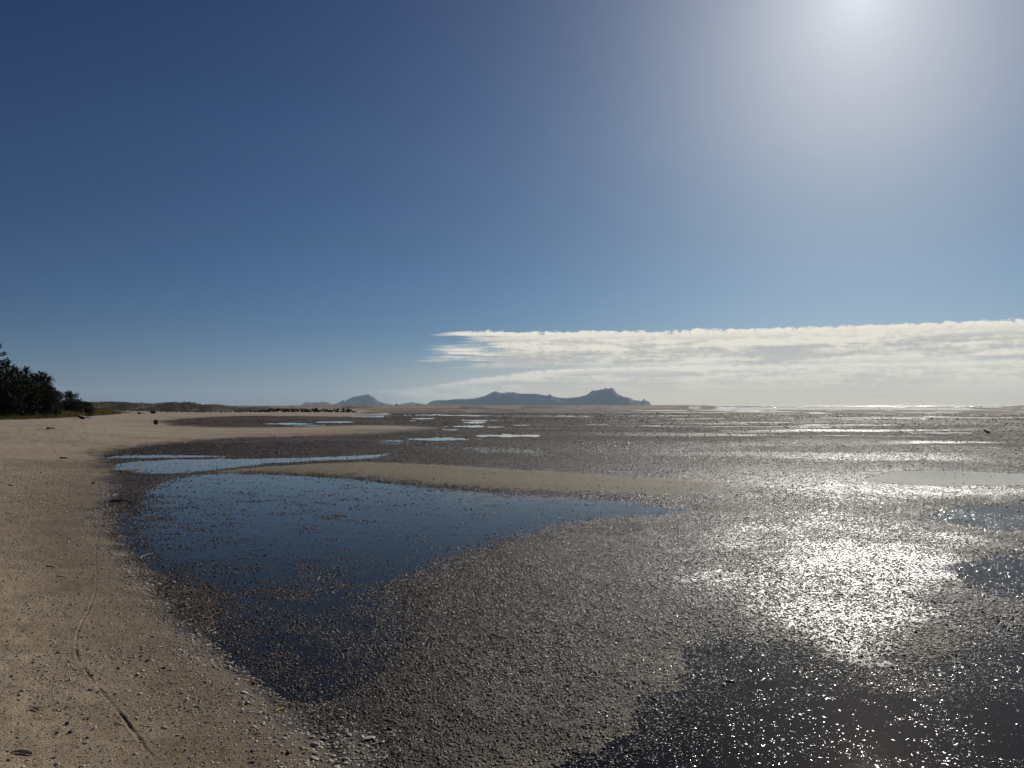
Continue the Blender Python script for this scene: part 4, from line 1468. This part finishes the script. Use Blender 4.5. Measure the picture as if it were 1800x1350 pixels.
def shrub(u, y_, w_px, vtop, label, mat=None, name='coastal_shrub', cat='shrub', seed=1, leaf_len=0.16, lean=0.0, wisps=0, group=None, dens=900):
    r = random.Random(seed)
    x_ = (u - 900) / F * y_
    z0 = ground_z(x_, y_)
    H = CAMZ + (713 - vtop) / F * y_ - z0
    Wd = w_px / F * y_ * 0.5
    root = tag(empty(name, (x_, y_, z0 - 0.05)), label, cat, group)
    parts, clumps = [], []
    for i in range(11):
        a = r.uniform(0, 6.28)
        q = r.uniform(0.15, 0.95)
        hx, hy = Wd * q * math.cos(a), Wd * 0.8 * q * math.sin(a)
        hh = H * (0.92 - 0.42 * q) * r.uniform(0.75, 1.08)
        hx += lean * hh
        parts.append(tube([(0.1 * hx, 0.1 * hy, 0), (0.45 * hx, 0.45 * hy, hh * 0.5), (hx, hy, hh)], [0.07, 0.045, 0.02], 6))
        rr = r.uniform(0.24, 0.40) * min(H, 2 * Wd) * 0.62
        clumps.append(((hx, hy, hh), (rr * 1.2, rr * 1.1, rr * 0.75)))
        clumps.append(((hx * 0.75, hy * 0.75, hh * 0.45), (rr * 1.3, rr * 1.2, rr * 0.9)))
    for i in range(wisps):
        a = r.uniform(0, 6.28)
        hx, hh = lean * H + Wd * r.uniform(-0.9, 0.5), H * r.uniform(0.9, 1.08)
        parts.append(tube([(hx * 0.5, 0, hh * 0.5), (hx, 0.3 * math.sin(a), hh)], [0.03, 0.012], 5))
        clumps.append(((hx, 0.3 * math.sin(a), hh), (0.3, 0.3, 0.35)))
    clumps.append(((0, 0, H * 0.35), (Wd * 0.85, Wd * 0.7, H * 0.38)))
    v, f_ = merge(*parts)
    mesh_obj('trunk', v, f_, M_BARK, root)
    co, q = leaf_cloud(clumps, dens, leaf_len, leaf_len * 0.5)
    child_mesh('crown', co, q, mat or M_FOL, root)
    return root


def strap_tree(u, y_, heads, label, seed, blade=0.75, name='cabbage_tree', nb=46):
    """branched tree with tufts of sword leaves; heads = pixel positions of the tufts"""
    r = random.Random(seed)
    x_ = (u - 900) / F * y_
    z0 = ground_z(x_, y_)
    root = tag(empty(name, (x_, y_, z0 - 0.05)), label, 'tree')
    parts = []
    C, A = [], []
    for (hu, hv) in heads:
        yy = y_ + r.uniform(-0.8, 0.8)
        h = Vector(((hu - 900) / F * yy - x_, yy - y_, CAMZ + (713 - hv) / F * yy - z0))
        fork = Vector((h.x * 0.35, h.y * 0.35, h.z * r.uniform(0.4, 0.55)))
        parts.append(tube([(0, 0, 0), fork * 0.5 + Vector((0, 0, fork.z * 0.1)), fork, h], [0.16, 0.12, 0.09, 0.05], 7))
        d = unit(LR.normal(size=(nb, 3)) + np.array([0, 0, 0.55]))
        C.append(np.array(h) + d * 0.05)
        A.append(d)
        # older drooping leaves
        d2 = unit(LR.normal(size=(nb // 6, 3)) * np.array([1, 1, 0.3]) - np.array([0, 0, 0.7]))
        C.append(np.array(h) + d2 * 0.05)
        A.append(d2)
    v, f_ = merge(*parts)
    mesh_obj('trunk', v, f_, M_BARK, root)
    C, A = np.concatenate(C), np.concatenate(A)
    S = unit(np.cross(A, np.array([[0, 0, 1.0]]) + LR.normal(size=A.shape) * 0.3))
    n = len(C)
    co, q = quads_from(C, A, S, blade * LR.uniform(0.7, 1.15, n), np.full(n, 0.09))
    child_mesh('crown', co, q, M_PALM, root)


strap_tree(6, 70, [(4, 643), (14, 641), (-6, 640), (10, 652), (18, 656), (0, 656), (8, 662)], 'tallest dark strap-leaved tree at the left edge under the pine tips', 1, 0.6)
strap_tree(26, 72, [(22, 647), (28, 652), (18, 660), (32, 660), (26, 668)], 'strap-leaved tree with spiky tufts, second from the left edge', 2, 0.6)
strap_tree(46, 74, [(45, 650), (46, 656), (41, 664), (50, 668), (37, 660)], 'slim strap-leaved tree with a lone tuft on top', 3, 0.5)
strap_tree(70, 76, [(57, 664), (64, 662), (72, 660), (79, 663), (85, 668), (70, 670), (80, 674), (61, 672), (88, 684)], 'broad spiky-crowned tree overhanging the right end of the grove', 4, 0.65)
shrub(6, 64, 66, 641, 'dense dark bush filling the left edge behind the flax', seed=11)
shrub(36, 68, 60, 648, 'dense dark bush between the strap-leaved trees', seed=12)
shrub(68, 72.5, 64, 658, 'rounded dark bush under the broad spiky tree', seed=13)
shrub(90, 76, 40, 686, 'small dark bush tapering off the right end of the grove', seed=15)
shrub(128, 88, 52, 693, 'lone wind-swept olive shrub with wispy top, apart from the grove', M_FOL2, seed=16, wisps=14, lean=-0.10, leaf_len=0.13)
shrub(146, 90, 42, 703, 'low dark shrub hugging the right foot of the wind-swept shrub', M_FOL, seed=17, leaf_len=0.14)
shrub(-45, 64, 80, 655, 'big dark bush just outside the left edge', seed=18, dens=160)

# pine whose branch tips reach into the frame
xp, yp = (-42 - 900) / F * 74.0, 74.0
zp = ground_z(xp, yp)
pine = tag(empty('norfolk_pine', (xp, yp, zp - 0.05)), 'tall pine with flat tiered branches, tips showing at the left edge', 'tree')
v, f_ = tube([(0, 0, 0), (0.03, 0, 3.5), (0, 0.02, 7.0), (0, 0, 9.6)], [0.26, 0.2, 0.1, 0.02], 9)
mesh_obj('trunk', v, f_, M_BARK, pine)
C, A, Lh = [], [], []
for tier, (vt, ln) in enumerate(((669, 2.75), (655, 2.8), (643, 2.85), (630, 2.88), (618.5, 2.62), (606, 2.22), (594, 1.9), (582, 1.5), (570, 1.1), (558, .7))):
    ztip = CAMZ + (713 - vt) / F * yp - zp
    for k in range(6):
        a = k * math.pi / 3 + (0.0 if tier % 2 == 0 else 0.0)
        dx, dy = math.cos(a), math.sin(a)
        v, f_ = tube([(0, 0, ztip - 0.55), (dx * ln * 0.5, dy * ln * 0.5, ztip - 0.40), (dx * ln, dy * ln, ztip)], [0.05, 0.035, 0.012], 5)
        mesh_obj('branch', v, f_, M_BARK, pine)
        n = 46
        t = LR.uniform(0.25, 1.0, n)
        C.append(np.stack([dx * ln * t, dy * ln * t, ztip - 0.5 + 0.45 * t ** 2 + LR.normal(0, 0.02, n)], -1))
        A.append(unit(np.stack([dx * 0.7 + LR.normal(0, 0.5, n), dy * 0.7 + LR.normal(0, 0.5, n), np.full(n, 0.35)], -1)))
C, A = np.concatenate(C), np.concatenate(A)
co, q = quads_from(C, A, unit(np.cross(A, LR.normal(size=A.shape))), LR.uniform(0.18, 0.42, len(C)), np.full(len(C), 0.11))
child_mesh('crown', co, q, M_FOL, pine)

# flax clumps
def flax(u, vbase, size, label, n=60):
    p_ = hit(u, vbase)
    root = tag(empty('flax_bush', p_), label, 'flax')
    a = LR.uniform(0, 6.28, n)
    sp = LR.uniform(0.15, 1.0, n)
    A = unit(np.stack([np.cos(a) * sp, np.sin(a) * sp, np.full(n, 1.0)], -1))
    C = np.stack([np.cos(a) * 0.18, np.sin(a) * 0.18, np.zeros(n)], -1) * LR.uniform(0, 1, n)[:, None]
    S = unit(np.cross(A, np.array([[0, 0, 1.0]])))
    co, q = quads_from(C, A, S, size * LR.uniform(0.6, 1.1, n), np.full(n, 0.10))
    h = n // 2 * 6
    co1, q1 = quads_from(C[: n // 2], A[: n // 2], S[: n // 2], size * LR.uniform(0.6, 1.1, n // 2), np.full(n // 2, 0.10))
    co2, q2 = quads_from(C[n // 2:], A[n // 2:], S[n // 2:], size * LR.uniform(0.6, 1.1, n - n // 2), np.full(n - n // 2, 0.10))
    child_mesh('outer_leaves', co1, q1, M_FLAX, root)
    child_mesh('inner_leaves', co2, q2, M_FLAX, root)


flax(4, 732, 1.75, 'large pale flax clump with arching sword leaves at the left edge')
flax(19, 733, 1.15, 'smaller flax clump beside the large one, next to the grass')

# grass along the front of the bank
n = 24000
yb = LR.uniform(44, 118, n)
xb = np.interp(yb, BANK[:, 1], BANK[:, 0]) - LR.random(n) ** 1.3 * 5.0 + LR.normal(0, 0.15, n)
keep = (bank_side(xb, yb) > -0.1)
xb, yb = xb[keep], yb[keep]
n = len(xb)
C = np.stack([xb, yb, at_grid(xb, yb) - 0.02], -1)
A = unit(np.stack([LR.normal(0, 0.35, n), LR.normal(0, 0.35, n), np.ones(n)], -1))
co, q = quads_from(C, A, unit(np.cross(A, LR.normal(size=A.shape))), LR.uniform(0.25, 0.75, n) * (0.6 + 0.5 * np.clip(fbm(xb * 0.6, yb * 0.6, 3) + 0.5, 0, 1.2)), np.full(n, 0.035))
tag(grid_mesh('bank_grass', co, q, M_GRASS, smooth=False), 'yellow-green grass along the bank below the trees', kind='stuff')

# scrub on the dunes
n = 9000
k = LR.integers(0, len(dco), n)
C = dco[k] + LR.normal(0, 0.35, (n, 3)) * np.array([1, 1, 0])
C = C[(C[:, 0] > -150) & (C[:, 2] > 0.7) & (fbm(C[:, 0] * 0.25, C[:, 1] * 0.12, 4) > -0.02) & (C[:, 1] < 235)]
n = len(C)
C[:, 2] -= 0.05
A = unit(np.stack([LR.normal(0, 0.5, n), LR.normal(0, 0.5, n), np.ones(n)], -1))
co, q = quads_from(C, A, unit(np.cross(A, LR.normal(size=A.shape))), LR.uniform(0.15, 0.5, n), np.full(n, 0.16))
tag(grid_mesh('dune_scrub', co, q, M_DRYG, smooth=False), 'dark scrub and dry grass over the dunes', kind='stuff')

# line of dark wrack and stones at the foot of the dunes
wr = tag(empty('wrack_line', ((280 - 900) / F * 172, 172, 0.3)), 'broken line of dark stones and wrack at the foot of the dunes', 'wrack')
for i in range(90):
    u = rk.uniform(165, 430)
    yy = rk.uniform(168, 180)
    xx = (u - 900) / F * yy
    o = bpy.data.objects.new('stone', rk.choice(ROCKS))
    o.parent = wr
    sz = rk.uniform(0.08, 0.22)
    o.location = Vector((xx, yy, ground_z(xx, yy) + sz * 0.3)) - wr.location
    o.scale = (sz * rk.uniform(1, 2.2), sz, sz * 0.8)
    o.rotation_euler = (rk.uniform(-.4, .4), rk.uniform(-.4, .4), rk.uniform(0, 6))
    COL.objects.link(o)

# dark lumps on the crest of the far sand spit
for i, (u, sz) in enumerate(((697, 0.75), (672, 0.5), (735, 0.45), (640, 0.4))):
    rr = np.linspace(520, 680, 200)
    aa = math.atan((u - 900) / F)
    zs = at_grid(rr * math.sin(aa), rr * math.cos(aa))
    kk = int(np.argmax(zs))
    o = bpy.data.objects.new('spit_boulder', ROCKS[i])
    o.location = (rr[kk] * math.sin(aa), rr[kk] * math.cos(aa), zs[kk] + sz * 0.3)
    o.scale = (sz * 1.8, sz, sz)
    COL.objects.link(o)
    tag(o, ('widest dark boulder on the far spit below the gap in the hills', 'dark boulder just left of the widest one on the far spit',
            'small dark boulder right of the widest one on the far spit', 'small dark boulder on the far spit above the breakwater end')[i], 'boulder')
